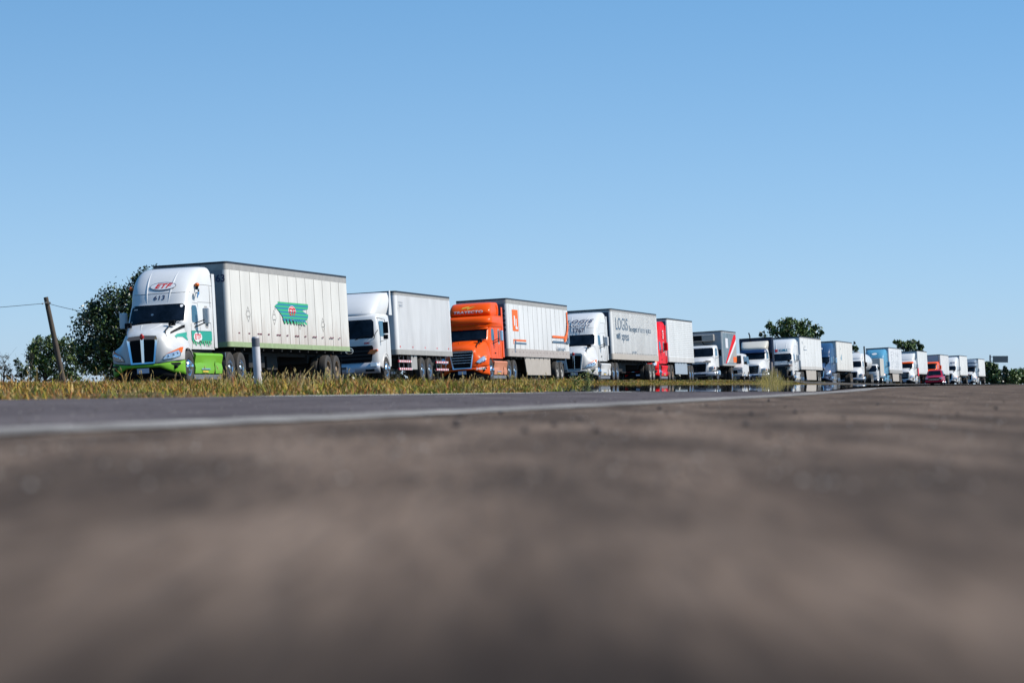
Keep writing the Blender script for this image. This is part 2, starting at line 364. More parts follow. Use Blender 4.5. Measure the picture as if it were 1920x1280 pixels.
def conv(root, P):
    """conventional sleeper tractor"""
    dx = P.get('dx', 0); body = P['body']; low = P.get('low', body); roof = P.get('roof', 'aero'); det = P.get('det', 2)
    T = empty('tractor', (dx, 0, 0), parent=None) if False else root
    def X(p): return (p[0]+dx, p[1], p[2])
    xr = 1.45+dx
    if roof == 'aero':
        S = [(1.10, 4.2, .6, 1.06, 1.16, xr), (1.6, 4.2, .6, 1.06, 1.17, xr), (1.93, 4.22, .62, 1.05, 1.17, xr), (2.1, 4.14, .62, 1.045, 1.17, xr), (2.35, 3.98, .6, 1.03, 1.18, xr), (2.62, 3.80, .58, 1.01, 1.18, xr),
             (2.80, 3.72, .62, 1.02, 1.18, xr), (3.0, 3.62, .66, 1.04, 1.18, xr), (3.25, 3.42, .72, 1.06, 1.18, xr), (3.5, 3.13, .8, 1.06, 1.16, xr), (3.68, 2.83, .82, 1.03, 1.12, xr), (3.80, 2.50, .75, .98, 1.05, xr), (3.86, 2.15, .6, .90, .95, xr), (3.875, 1.85, .3, .8, .82, xr)]
    elif roof == 'tier':
        S = [(1.10, 4.2, .6, 1.06, 1.16, xr), (1.6, 4.2, .6, 1.06, 1.17, xr), (1.93, 4.22, .55, 1.05, 1.17, xr), (2.1, 4.14, .55, 1.05, 1.17, xr), (2.35, 3.98, .55, 1.04, 1.18, xr), (2.60, 3.82, .55, 1.04, 1.18, xr),
             (2.66, 3.86, .6, 1.07, 1.19, xr), (2.78, 3.88, .62, 1.12, 1.2, xr), (2.84, 3.93, .6, 1.15, 1.2, xr), (3.0, 3.9, .6, 1.15, 1.2, xr), (3.12, 3.78, .62, 1.13, 1.19, xr), (3.18, 3.5, .6, 1.08, 1.17, xr), (3.2, 3.2, .4, 1.0, 1.1, xr)]
    elif roof == 'mid':
        S = [(1.10, 4.2, .6, 1.06, 1.16, xr), (1.6, 4.2, .6, 1.06, 1.17, xr), (1.93, 4.22, .55, 1.05, 1.17, xr), (2.1, 4.14, .55, 1.05, 1.17, xr), (2.35, 3.98, .55, 1.04, 1.18, xr), (2.60, 3.84, .55, 1.04, 1.18, xr),
             (2.72, 3.7, .6, 1.05, 1.16, xr), (2.86, 3.4, .7, 1.02, 1.13, xr), (2.93, 3.0, .6, .96, 1.08, xr), (2.95, 2.7, .4, .88, 1.0, xr)]
    S = [(a, b+dx, c, d, e, f) for a, b, c, d, e, f in S]
    cab = Cab(S); MB_ = cab.shell(); cb = MB_.build('cab', P.get('cabmat', body), root, smooth=40)
    if roof == 'tier':     # separate rounded deflector on top
        D = Cab([(3.17, 3.22+dx, .3, .98, 1.04, 1.6+dx), (3.22, 3.32+dx, .3, 1.0, 1.06, 1.6+dx), (3.35, 3.40+dx, .3, 1.02, 1.08, 1.6+dx), (3.5, 3.34+dx, .32, 1.02, 1.08, 1.6+dx), (3.66, 3.2+dx, .36, 1.0, 1.07, 1.6+dx), (3.79, 3.0+dx, .4, .97, 1.04, 1.6+dx), (3.85, 2.75+dx, .4, .92, .98, 1.6+dx), (3.87, 2.4+dx, .3, .82, .88, 1.6+dx)])
        D.shell().build('roof_deflector', P.get('roofmat', body), root, smooth=40)
        for sd in (1, -1): MB().tube([D.side(1.9+dx, z, -.01, sd) for z in (3.2, 3.4, 3.6, 3.72)], .05, 8).build('deflector_edge', body, root)
    else: D = cab
    # windscreen, side glass
    g = MB(); cab.front_patch(g, .93, .90, 1.97, 2.58 if roof != 'aero' else 2.61, r=.09); wsn = g.build('windscreen', M['glass'], root, smooth=60)
    if roof != 'aero' or P.get('visor'):
        v = MB(); cab.front_patch(v, .97, .98, 2.50, 2.68, off=.07, r=.03, nz=4); v.build('sun_visor', P.get('visor', M['black']), root, smooth=60, solid=.03)
    for sd in (1, -1):
        g = MB(); cab.side_patch(g, 2.92+dx, 3.52+dx, 1.98, 2.55, sd=sd, r=.07, lean=.16); g.build('side_window', P.get('sideglass', M['bglass']), root, smooth=60)
        g = MB(); cab.side_patch(g, 1.98+dx, 2.24+dx, 1.87, 2.48, sd=sd, r=.07, m=0, off=.008); cab.side_patch(g, 1.93+dx, 2.29+dx, 1.80, 2.54, sd=sd, r=.08, m=1, off=.004)
        g.build('sleeper_window', [M['glass'], M['rail']], root, smooth=60)
        if det > 1:
            segs = [[cab.side(x+dx, z, .003, sd) for x, z in q] for q in (
                [(3.62, 1.12), (3.62, 1.5), (3.62, 1.93)], [(2.78, 1.12), (2.78, 1.8), (2.80, 2.62)], [(2.80, 2.62), (3.2, 2.64), (3.55, 2.62)], [(1.6, 2.66), (2.2, 2.66), (2.78, 2.66)], [(1.72, 1.12), (1.72, 2.3), (1.72, 3.2)],
                [(1.5, 3.22), (2.0, 3.24), (2.6, 3.24)], [(1.9, 1.2), (1.9, 1.7)], [(1.9, 1.2), (2.28, 1.2)], [(2.28, 1.2), (2.28, 1.7)])]
            sl_line(cab, root, segs, M['seam'])
            h = MB(); q = cab.side(2.92+dx, 1.36, .02, sd); h.box(q[0]-.09, q[0]+.09, q[1]-.02, q[1]+.02, 1.34, 1.385); h.build('door_handle', M['black'], root, bevel=.008)
            # vertical rounded side extender behind the cab
    for sd in (1, -1):
        MB().box(1.2+dx, 1.5+dx, sd*1.17, sd*1.2, 1.15, 3.1 if roof == 'mid' else 3.62).build('side_extender', body, root, bevel=.012)
    if det > 1:
        sg = [[cab.front(y, z, .003) for y in np.linspace(-.98, .98, 15)] for z in ((2.98,) if roof == 'aero' else (2.80,))]
        sl_line(cab, root, sg, M['seam'], 'roof_seam', .007)
        # raised ridges running up the roof
        if roof == 'aero':
            for sd in (1, -1):
                pts = [cab.front(sd*(.36+.10*(z-2.65)), z, -.016) for z in np.linspace(2.66, 3.78, 14)]
                MB().tube(pts, [.018+.020*math.sin(math.pi*i/13) for i in range(14)], 8).build('roof_ridge', body, root)
        for y in ((-.55, -.3, 0, .3, .55) if roof != 'aero' else ()):
            m_ = MB(); p = cab.front(y, 2.74, .012); m_.ball(p, .03, 0, (.5, 1.5, .7), 5); m_.build('marker_light', M['amber'], root)
        for a, b in ((-.7, -.1), (.05, .68)):
            wp = MB(); wp.tube([cab.front(a, 1.98, .03), cab.front(a+.25, 2.03, .03), cab.front(b, 2.05, .02)], .012, 5)
            wp.build('wiper', M['black'], root)
    # hood
    fx = (lambda p: (p[0]+dx, p[1], p[2]))
    if P.get('open_hood'):        # bonnet missing or open: bare engine bay behind
        b = MB(); b.box(4.3+dx, 5.3+dx, -.5, .5, .6, 1.5); b.box(4.4+dx, 5.1+dx, -.25, .25, 1.45, 1.7); b.tube([(5.0+dx, -.6, 1.2), (5.1+dx, 0, 1.55), (5.0+dx, .6, 1.25)], .06); b.build('engine', M['under'], root, bevel=.03)
        b = MB(); b.box(4.05+dx, 4.2+dx, -1.0, 1.0, 1.7, 1.98); b.box(4.05+dx, 5.3+dx, -.85, .85, 1.62, 1.70); b.build('cowl', body, root, bevel=.03)
        b = MB()
        b.prism([(5.3+dx, -.88), (4.1+dx, -.98), (4.1+dx, .98), (5.3+dx, .88)], 1.5, 1.6); b.build('raised_bonnet', mat('maroon_bonnet', (.20, .13, .12), .5), root, bevel=.03)
        for sd in (1, -1):
            b = MB(); b.grid([[(4.5+dx+.62*math.cos(a), sd*(1.2-.28*k), .5+.66*math.sin(a)) for a in np.linspace(-.1, 3.1, 14)] for k in (0, 1)])
            b.build('front_fender', body, root, solid=.03)
    else:
        hs = P.get('hoodscale', (1, 1))
        fx = (lambda p: (4.1+(p[0]-4.1)*hs[0]+dx, p[1], p[2]*hs[1] if p[2] > 1.2 else p[2]))
        ho, rows = hood_mesh(root, body, fx)
        if det > 1:
            for sd in (1, -1):
                r_ = MB(); r_.tube([fx(q) for q in dense([(5.44, sd*.09, 1.615), (5.2, sd*.16, 1.735), (4.85, sd*.26, 1.835), (4.5, sd*.34, 1.94)], 4)], .028, 8)
                r_.build('hood_ridge', body, root)
    gx = 5.6+dx; gs = P.get('grille', 'twin')
    if not P.get('open_hood'):
        if gs == 'twin':
            f = MB(); y0, y1, z0, z1 = .41, .53, .66, 1.55
            def gxz(z): return gx+.02-.04*(z-z0)
            out_ = [(-y0, z0), (-y1, z1-.1), (-y1+.08, z1), (0, z1+.03), (y1-.08, z1), (y1, z1-.1), (y0, z0)]
            inn = [(-y0+.06, z0+.05), (-y1+.10, z1-.18), (-y1+.13, z1-.12), (0, z1-.10), (y1-.13, z1-.12), (y1-.10, z1-.18), (y0-.06, z0+.05)]
            n = 7; vs = []
            for (a, b), (c, d_) in zip(out_, inn): vs += [(gxz(b)-.03, a, b), (gxz(b)+.05, a*.98, b), (gxz(d_)+.03, c, d_), (gxz(d_)-.05, c, d_)]
            fs = []
            for i in range(n):
                j = (i+1) % n
                for k in range(3): fs.append((4*i+k, 4*j+k, 4*j+k+1, 4*i+k+1))
            f.add(vs, fs); f.build('grille_frame', P.get('gframe', M['chrome']), root, smooth=30)
            c = MB(); c.prism([(-.045, z0+.02), (.045, z0+.02), (.06, z1-.05), (-.06, z1-.05)], gx-.04, gx+.06, 0, 'x'); cb_ = c.build('grille_centre_bar', M['chrome'], root, bevel=.012)
            c = MB(); c.ball((gx+.05, 0, z1-.02), .085, 0, (.35, .8, 1.25), 8); c.build('badge', M['redl'] if P.get('redbadge', True) else M['chrome'], root)
            for sd in (1, -1):
                m_ = MB(); nb = 26
                for i in range(nb):
                    z = z0+.07+(z1-z0-.22)*i/nb; wy = (y0-.07)+(y1-y0-.02)*(i/nb)
                    m_.box(gx+.004, gx+.022, sd*.055, sd*wy, z, z+.010)
                m_.prism([(sd*.05, z0+.03), (sd*.36, z0+.03), (sd*.44, z1-.17), (sd*.41, z1-.10), (sd*.05, z1-.09)], gx-.03, gx+.008, 0, 'x')
                m_.build('grille_mesh', M['black'], root, smooth=0)
        elif gs == 'bars':
            f = MB(); z0, z1 = .62, 1.5
            ot = [(-.46, z0), (-.60, z1-.12), (-.55, z1), (.55, z1), (.60, z1-.12), (.46, z0)]; it = [(-.41, z0+.05), (-.545, z1-.14), (-.51, z1-.06), (.51, z1-.06), (.545, z1-.14), (.41, z0+.05)]
            vs = []
            for (a, b), (c, d_) in zip(ot, it): vs += [(gx-.03, a, b), (gx+.06, a, b), (gx+.05, c, d_), (gx-.03, c, d_)]
            fs = [(4*i+k, 4*((i+1) % 6)+k, 4*((i+1) % 6)+k+1, 4*i+k+1) for i in range(6) for k in range(3)]
            f.add(vs, fs).build('grille_frame', M['chrome'], root, smooth=30)
            MB().prism([(-.42, z0+.04), (-.54, z1-.14), (-.5, z1-.05), (.5, z1-.05), (.54, z1-.14), (.42, z0+.04)], gx-.06, gx+.012, 0, 'x').build('grille_mesh', M['black'], root, smooth=0)
            for i in range(5):
                z = z0+.28+i*.125; wy = .43+.12*(z-z0)/(z1-z0)
                MB().box(gx-.01, gx+.04, -wy, wy, z, z+.022).build('grille_bar', M['alu'], root, bevel=.006)
        elif gs == 'square':
            z0, z1 = .68, 1.45
            MB().box(gx-.08, gx-.01, -.45, .45, z0, z1).build('grille_mesh', M['black'], root, smooth=0)
            f = MB(); f.box(gx-.06, gx+.05, -.53, -.44, z0-.05, z1+.07); f.box(gx-.06, gx+.05, .44, .53, z0-.05, z1+.07); f.box(gx-.061, gx+.047, -.44, .44, z1, z1+.07); f.box(gx-.061, gx+.047, -.44, .44, z0-.05, z0)
            f.build('grille_frame', M['chrome'], root, bevel=.015)
            MB().tube([(gx+.01, -.44, z0+.05), (gx+.01, .44, z1-.05)], .02, 6).build('grille_bar', M['chrome'], root)
        # headlights, laid on the fender front
        for sd in (1, -1):
            hw = {'twin': [(.62, .76), (.72, .92), (.92, 1.02), (1.115, 1.12), (1.15, 1.05), (1.13, .86), (.95, .79)],
                  'bars': [(.66, .92), (.80, 1.08), (.98, 1.22), (1.10, 1.24), (1.08, 1.02), (.95, .90), (.8, .88)],
                  'square': [(.66, .80), (.66, .98), (.80, 1.08), (1.08, 1.1), (1.12, .98), (1.10, .84), (.9, .78)]}[gs]
            am = {'twin': [(.72, .935), (.92, 1.035), (1.12, 1.15), (1.18, 1.15), (1.165, .98), (1.12, .98), (1.08, 1.06), (.92, 1.0)],
                  'bars': [(.98, 1.225), (1.10, 1.245), (1.13, 1.15), (1.08, 1.02), (1.085, 1.12)],
                  'square': [(1.0, 1.1), (1.14, 1.09), (1.16, .96), (1.1, .96)]}[gs]
            def hp(u, v, l, sd=sd):
                # front surface of the fender, from the control net
                x = np.interp(u, [.55, .73, .93, 1.13, 1.2], [5.57, 5.49, 5.375, 5.2, 5.05]); x -= max(0, v-.95)*.55*(1 if u > .7 else .6)
                return (4.1+(x-4.1)*P.get('hoodscale', (1, 1))[0]+dx+.030+.006*l, sd*(u+.01), v)
            ge = [(poly2d(hw), M['black']), (poly2d([(.5*(.0)+p[0]*.94+.055, p[1]*.9+.092) for p in hw]), M['lens'])]
            ho_ = decal('headlight', ge, hp, root, .08)
            decal('indicator', [(poly2d(am), M['amber'])], lambda u, v, l: hp(u, v, 2), ho_, .08)
            if det > 1:
                for u, v in ((.8, .88), (.95, .93), (1.05, .97)):
                    MB().ball(hp(u, v, 2), .042, 0, (.5, 1, 1), 6).build('lamp_reflector', M['chrome'], ho_)
    # bumper with black air intake
    def bx(y): return 5.66+dx-.03*(abs(y)/.6)**2-(.55*max(0, (abs(y)-.55)/.67)**1.7)
    ys = np.linspace(-1.22, 1.22, 41)
    def zb(y): q = abs(y); return np.interp(q, [0, .55, .62, .95, 1.22], [.53, .53, .50, .34, .27] if gs != 'square' else [.42, .42, .42, .40, .40])
    def zt(y): return np.interp(abs(y), [0, .5, .7, 1.0, 1.22], [.635, .635, .66, .70, .725])
    rows = [[(bx(y)+(0.03*math.sin(math.pi*k/4)), y, zb(y)+(zt(y)-zb(y))*k/4) for y in ys] for k in range(5)]
    b = MB(); b.grid(rows); bo = b.build('bumper', M['black'] if P.get('open_hood') else low, root, smooth=50, solid=.05)
    rows = [[(bx(y)-.05-.02*k, y, .2+(zb(y)-.15)*k/2 if k else .20) for y in ys] for k in range(3)]
    MB().grid(rows).build('air_intake', M['black'], root, smooth=50, solid=.03)
    for sd in (1, -1):
        MB().ball((bx(.98)+.03, sd*.98, .52), .085, 0, (.5, 1.2, .7), 6).build('fog_light', M['black'], bo)
    pl = MB().box(bx(0)+.02, bx(0)+.03, -.2, .2, .36, .52).build('number_plate', M['plate'], root, smooth=0)
    MB().prism([(5.3+dx, -1.15), (5.6+dx, -.6), (5.6+dx, .6), (5.3+dx, 1.15), (4.3+dx, .9), (4.3+dx, -.9)], .60, .66).build('engine_tray', M['under'], root, smooth=0)
    MB().box(4.1+dx, 5.45+dx, -.62, .62, .3, 1.2).build('engine_block', M['under'], root, smooth=0)
    # side skirts / tank fairing
    skx = P.get('skirt', low)
    for sd in (1, -1):
        s_ = MB(); prof = [(1.10, .98), (1.19, .96), (1.225, .90), (1.16, .66), (1.22, .52), (1.19, .30), (1.10, .28)]
        rows = [[(x+dx, sd*(y+k*(z > .6)), z-k*1.2*(.5 < z < .7)) for y, z in prof] for x, k in ((3.88, .03), (3.3, .0), (2.4, .02), (1.75, .05), (1.2, -.01), (.82, .03))]
        s_.grid(rows)
        for r in (rows[0], rows[-1]): s_.add(r, [tuple(range(len(r)))])
        so_ = s_.build('side_fairing', skx, root, smooth=30, bevel=.01)
        if det > 1:
            MB().box(1.72+dx, 1.75+dx, sd*1.19, sd*1.232, .29, .97).build('fairing_seam', M['black'], so_, smooth=0)
            MB().box(2.3+dx, 3.25+dx, sd*1.20, sd*1.235, .42, .47).build('step_plate', M['alu'], so_, bevel=.01)
            MB().box(2.5+dx, 3.1+dx, sd*1.19, sd*1.225, .34, .385).build('reflector', M['yellowt'], so_, smooth=0)
        MB().box(.85+dx, 3.9+dx, sd*1.02, sd*1.16, .10, .27).build('lower_step', M['steelgrey'], root, bevel=.02)
    c = MB(); c.box(-1.9+dx*.3, 4.3+dx, -.45, -.36, .72, 1.0); c.box(-1.9+dx*.3, 4.3+dx, .36, .45, .72, 1.0); c.box(1.0+dx, 3.8+dx, -1.05, 1.05, .35, .92); c.box(-1.6, .5, -.5, .5, 1.02, 1.14)
    c.box(1.3+dx, 4.1+dx, -1.0, 1.0, .95, 1.12); c.build('chassis', M['under'], root, smooth=0)
    for sd in (1, -1):
        m_ = MB(); m_.box(.35, .38, sd*.72, sd*1.2, .30, 1.02); m_.build('quarter_fender', P.get('mud', M['black']), root, smooth=0)
    if P.get('mirrors', True):
        mirror_pair(root, cab, 3.05+dx, 2.02, P.get('mirmat', body))
        for sd in (1, -1):
            if det > 1:
                a = MB(); a.tube([(5.22+dx, sd*.66, 1.52), (5.20+dx, sd*.66, 1.70), (4.75+dx, sd*.74, 1.93)], .022, 6); a.ball((5.22+dx, sd*.66, 1.53), .05)
                hm = a.build('hood_mirror_arm', M['black'], root)
                MB().box(4.62+dx, 4.76+dx, sd*.63, sd*.85, 1.87, 2.04).build('hood_mirror', M['black'], root, bevel=.03)
    rim = P.get('rim', 'alu')
    for y in (1.20, -1.20): wheel(root, 4.5+dx, y, 'front', P.get('frim', 'chrome'))
    for x in (-.08, -1.40):
        for y in (1.24, -1.24): wheel(root, x, y, 'dual', rim)
    for x in (4.5+dx, -.08, -1.4): MB().tube([(x, -1.1, .52), (x, 1.1, .52)], .07).build('axle', M['under'], root)
    if P.get('stack'):
        for sd in (1, -1):
            MB().tube([(1.25+dx, sd*1.1, 1.2), (1.25+dx, sd*1.1, P['stack']-.15), (1.18+dx, sd*1.1, P['stack'])], .07, 10).build('exhaust_stack', M['steelgrey'], root)
    return cab, D
def van(root, L, H=4.1, zb=1.24, bm=None, top=None, low=None, style='panels', nseam=13, axles=(-13.0, -14.3), skirt=None, legs=True, rim='rusty', lowh=.11, toph=.16, frontmat=None, rail_low=None):
    """box body: front face at x = 0, length L, left side at y = +1.3"""
    hw = 1.3; r = .14
    ol = [(-L, -hw), (-L, hw)]+[(-r+r*math.sin(a), hw-r+r*math.cos(a)) for a in np.linspace(0, math.pi/2, 6)]+[(-r+r*math.cos(a), -hw+r-r*math.sin(a)) for a in np.linspace(0, math.pi/2, 6)]
    bo = MB().prism(ol[::-1], zb, H-.02).build('cargo_body', bm or vanmat('white'), root, smooth=40)
    t = MB(); ol2 = [(x*(1.0005) + (.006 if x > -1 else -.006), y*1.006) for x, y in ol]
    t.prism(ol2[::-1], H-.075, H).build('roof_rail', M['dark'], bo, smooth=40)
    t = MB(); ol3 = [(x+(.003 if x > -1 else -.003), y*1.003) for x, y in ol]
    t.prism(ol3[::-1], H-.075-toph, H-.0755).build('upper_rail', top or M['rail'], bo, smooth=40)
    lz = zb+lowh
    t = MB(); t.prism([(x+(.008 if x > -1 else -.008), y*1.007) for x, y in ol][::-1], zb-.03, lz); t.build('lower_rail', low or M['rail'], bo, smooth=40)
    zt = H-.08-toph
    for sd in (1, -1):
        y = sd*hw; s = MB()
        if style == 'panels':
            for i in range(1, nseam): x = -.28-(L-.28)*i/nseam; s.box(x-.011, x+.011, y-sd*.01, y+sd*.006, lz, zt)
            s.box(-.3, -.285, y-sd*.01, y+sd*.004, lz, zt)
        elif style == 'ribs':
            k = int(L/.16)
            for i in range(1, k): x = -.2-(L-.3)*i/k; s.box(x-.02, x+.02, y-sd*.01, y+sd*.009, lz, zt)
        elif style == 'horizontal':
            for i in range(1, 19): z = lz+(zt-lz)*i/19; s.box(-L+.1, -.2, y-sd*.01, y+sd*.008, z-.006, z+.006)
        elif style == 'plain':
            for i in range(1, 6): x = -L*i/6; s.box(x-.006, x+.006, y-sd*.01, y+sd*.004, lz, zt)
        s.build('panel_seams' if style in ('panels', 'plain') else 'side_ribs', M['seam'] if style in ('panels', 'horizontal', 'plain') else (bm or vanmat('white')), bo, smooth=0)
    if frontmat: MB().box(0, .006, -1.14, 1.14, lz, H-.08-toph if toph > .12 else H-.2).build('nose_shade', frontmat, bo, smooth=0)  # dark sheet on the trailer front, its shade put into the colour
    # rear frame and doors
    d = MB(); d.box(-L-.04, -L-.007, -1.22, -.01, zb+.1, H-.14); d.box(-L-.04, -L-.007, .01, 1.22, zb+.1, H-.14); d.build('rear_door', vanmat('door'), bo, smooth=0)
    f = MB(); f.box(-L+.1, -.5, -.55, -.45, zb-.25, zb-.02); f.box(-L+.1, -.5, .45, .55, zb-.25, zb-.02)
    for i in range(int(L/1.2)): x = -.6-i*1.2; f.box(x-.04, x+.04, -1.25, 1.25, zb-.14, zb-.03)
    f.build('underframe', M['under'], root, smooth=0)
    q = MB(); q.box(-6.2, -4.2, -.7, .7, .55, zb-.2); q.box(-8.6, -7.2, -.5, .5, .5, zb-.2)
    if L > 12: q.build('spare_carrier', M['under'], root, bevel=.03)
    if legs:
        for sd in (1, -1):
            l = MB(); l.box(-2.75, -2.62, sd*.78, sd*.92, .42, zb-.1); l.box(-2.85, -2.52, sd*.72, sd*.98, .36, .42); l.tube([(-2.7, sd*.8, .9), (-3.3, sd*.5, zb-.15)], .03); l.build('landing_leg', M['under'], root, bevel=.01)
    if axles:
        b = MB(); b.box(min(axles)-.6, max(axles)+.6, -.6, .6, .75, 1.05); b.box(min(axles)-.1, max(axles)+.1, -.75, .75, .62, .76)
        for x in axles: b.tube([(x, -1.1, .52), (x, 1.1, .52)], .07)
        b.build('bogie', M['under'], root, smooth=0)
        for x in axles:
            for y in (1.27, -1.27): wheel(root, x, y, 'dual', rim)
        for sd in (1, -1): MB().box(min(axles)-.75, min(axles)-.73, sd*.65, sd*1.25, .3, .95).build('mud_flap', M['black'], root, smooth=0)
        g = MB(); g.box(-L-.03, -L+.05, -1.15, 1.15, .5, .6); g.box(-L, -L+.06, -.5, -.42, .6, zb); g.box(-L, -L+.06, .42, .5, .6, zb); g.build('rear_guard', M['steelgrey'], root, smooth=0)
    if skirt:
        xa, xb = skirt[0], skirt[1]; mt = skirt[2] if len(skirt) > 2 else M['skirt']
        for sd in (1, -1):
            MB().prism([(xa, zb-.04), (xa-.45, .32), (xa-.1-.35, .30), (xb, .30), (xb, zb-.04)] if not (len(skirt) > 3) else [(xa, zb-.04), (xa, .42), (xb, .42), (xb, zb-.04)], sd*1.2, sd*1.235, 0, 'y').build('trailer_skirt', mt, root, smooth=0)
    return bo
def place(root, px_, y_, dz=0.0, head=0.0):
    """root = centre of the cargo body's front edge; px_, y_ = its near corner on the road"""
    x = px_ - 1.3*.9796; y = y_ + 1.3*.2008
    root.location = (x, y, float(Et(y_))-1.3*.0577 + dz + .004); root.rotation_euler = (R(3.3), 0, math.atan2(-.9796, -.2008)+head)
def truck(name, label, cat='truck', group='trucks queuing on the highway'):
    r = empty(name); tag(r, label, cat, group); return r
# ------------------------------------------------------------------ ground, roads
def sheet(name, m, sv, dv, zf, kind='structure', dlim=None):
    vs = []; nd = len(dv)
    for s in sv:
        for j, d in enumerate(dv):
            dd = d if dlim is None else dlim(s, j/(nd-1))
            x, y = W(s, dd); vs.append((x, y, float(zf(s, dd))))
    fs = [(i*nd+j, i*nd+j+1, (i+1)*nd+j+1, (i+1)*nd+j) for i in range(len(sv)-1) for j in range(nd-1)]
    me = bpy.data.meshes.new(name); me.from_pydata(vs, [], fs); me.materials.append(m); me.shade_smooth()
    o = bpy.data.objects.new(name, me); link(o)
    if kind: o['kind'] = kind
    return o
def ground_mat(name, c1, c2, c3, sc1, sc2, rough=.95, stretch=(1, 1, 1), bump=.3, gap=.5, dark=1.0, patch=False):
    m = bpy.data.materials.new(name); m.use_nodes = True; nt = m.node_tree; N = nt.nodes; L = nt.links; b = N['Principled BSDF']
    tcn = N.new('ShaderNodeTexCoord'); mpn = N.new('ShaderNodeMapping'); mpn.inputs['Scale'].default_value = stretch; mpn.inputs['Rotation'].default_value = (0, 0, R(11.6)); L.new(tcn.outputs['Object'], mpn.inputs[0])
    n1 = N.new('ShaderNodeTexNoise'); n1.inputs['Scale'].default_value = sc1; n1.inputs['Detail'].default_value = 10; n1.inputs['Roughness'].default_value = .72; L.new(mpn.outputs[0], n1.inputs['Vector'])
    n2 = N.new('ShaderNodeTexNoise'); n2.inputs['Scale'].default_value = sc2; n2.inputs['Detail'].default_value = 3; m2_ = N.new('ShaderNodeMapping'); m2_.inputs['Scale'].default_value = (1, .07, 1) if patch else (1, 1, 1); L.new(tcn.outputs['Object'], m2_.inputs[0]); L.new(m2_.outputs[0], n2.inputs['Vector'])
    r1 = N.new('ShaderNodeValToRGB'); e = r1.color_ramp.elements; e[0].position = .36; e[0].color = (*c1, 1); e[1].position = .62; e[1].color = (*c2, 1); L.new(n1.outputs[0], r1.inputs[0])
    r2 = N.new('ShaderNodeMapRange'); r2.inputs[1].default_value = gap; r2.inputs[2].default_value = gap+.2; L.new(n2.outputs[0], r2.inputs[0])
    mx = N.new('ShaderNodeMix'); mx.data_type = 'RGBA'; L.new(r2.outputs[0], mx.inputs[0]); L.new(r1.outputs[0], mx.inputs[6]); mx.inputs[7].default_value = (*c3, 1)
    m4 = N.new('ShaderNodeMapping'); m4.inputs['Scale'].default_value = (3.2, .42, 1); m4.inputs['Location'].default_value = (3.1, 1.7, 0); L.new(tcn.outputs['Object'], m4.inputs[0])
    n4 = N.new('ShaderNodeTexNoise'); n4.inputs['Scale'].default_value = 1.3; n4.inputs['Detail'].default_value = 3; L.new(m4.outputs[0], n4.inputs['Vector'])
    r4 = N.new('ShaderNodeMapRange'); r4.inputs[1].default_value = .42; r4.inputs[2].default_value = .60; r4.inputs[3].default_value = dark; r4.inputs[4].default_value = 1; L.new(n4.outputs[0], r4.inputs[0])
    vo = N.new('ShaderNodeTexVoronoi'); vo.inputs['Scale'].default_value = 2.2; L.new(tcn.outputs['Object'], vo.inputs['Vector'])
    rv = N.new('ShaderNodeMapRange'); rv.inputs[1].default_value = .04; rv.inputs[2].default_value = .09; rv.inputs[3].default_value = dark*.5 if dark < 1 else 1; rv.inputs[4].default_value = 1; L.new(vo.outputs['Distance'], rv.inputs[0])
    ml = N.new('ShaderNodeMath'); ml.operation = 'MULTIPLY'; L.new(r4.outputs[0], ml.inputs[0]); L.new(rv.outputs[0], ml.inputs[1])
    if patch:      # darker band across the nearest asphalt
        sy = N.new('ShaderNodeSeparateXYZ'); L.new(tcn.outputs['Object'], sy.inputs[0]); ad = N.new('ShaderNodeMath'); ad.operation = 'MULTIPLY_ADD'; ad.inputs[1].default_value = .5; L.new(n1.outputs[0], ad.inputs[0]); L.new(sy.outputs[1], ad.inputs[2])
        rp = N.new('ShaderNodeMapRange'); rp.inputs[1].default_value = 1.12; rp.inputs[2].default_value = 1.5; rp.inputs[3].default_value = .45; rp.inputs[4].default_value = 1; L.new(ad.outputs[0], rp.inputs[0])
        mq = N.new('ShaderNodeMath'); mq.operation = 'MULTIPLY'; L.new(ml.outputs[0], mq.inputs[0]); L.new(rp.outputs[0], mq.inputs[1]); ml = mq
    m5 = N.new('ShaderNodeMix'); m5.data_type = 'RGBA'; m5.blend_type = 'MULTIPLY'; m5.inputs[0].default_value = 1; L.new(mx.outputs[2], m5.inputs[6]); L.new(ml.outputs[0], m5.inputs[7])
    L.new(m5.outputs[2], b.inputs['Base Color']); b.inputs['Roughness'].default_value = rough; b.inputs['Specular IOR Level'].default_value = .04
    bp = N.new('ShaderNodeBump'); bp.inputs['Strength'].default_value = bump; bp.inputs['Distance'].default_value = .01; L.new(n2.outputs[0], bp.inputs['Height']); L.new(bp.outputs[0], b.inputs['Normal'])
    return m
soil = ground_mat('dry_soil', (.09, .06, .03), (.14, .10, .045), (.06, .065, .02), .6, 5)
sv = list(np.arange(-30, 700, 3.0))+list(np.geomspace(705, 9000, 24))
dv = list(-np.geomspace(3000, 20, 10))+[-9, 0]+list(np.arange(2, 56, 1.0))+list(np.geomspace(60, 5000, 16))
sheet('ground', soil, sv, dv, lambda s, d: ground_z(s, d))
asph1 = ground_mat('sun_bleached_asphalt', (.118, .082, .059), (.190, .137, .101), (.084, .059, .043), 1.1, 70, .9, (6.5, .5, 1), .5, .50, dark=.50, patch=True)
asph2 = ground_mat('dark_asphalt', (.075, .062, .063), (.135, .114, .112), (.095, .08, .082), .6, 60, .9, (3, .5, 1), .5, .5, dark=.8)
LS = [0, 5.7, 10.7, 14.5, 24, 40, 62, 100, 170, 260, 500]; LD = [1.88, 1.94, 2.13, 2.32, 2.87, 4.0, 5.9, 8.6, 12.6, 16.5, 21.0]
def line_d(s): return np.interp(s, LS, LD)
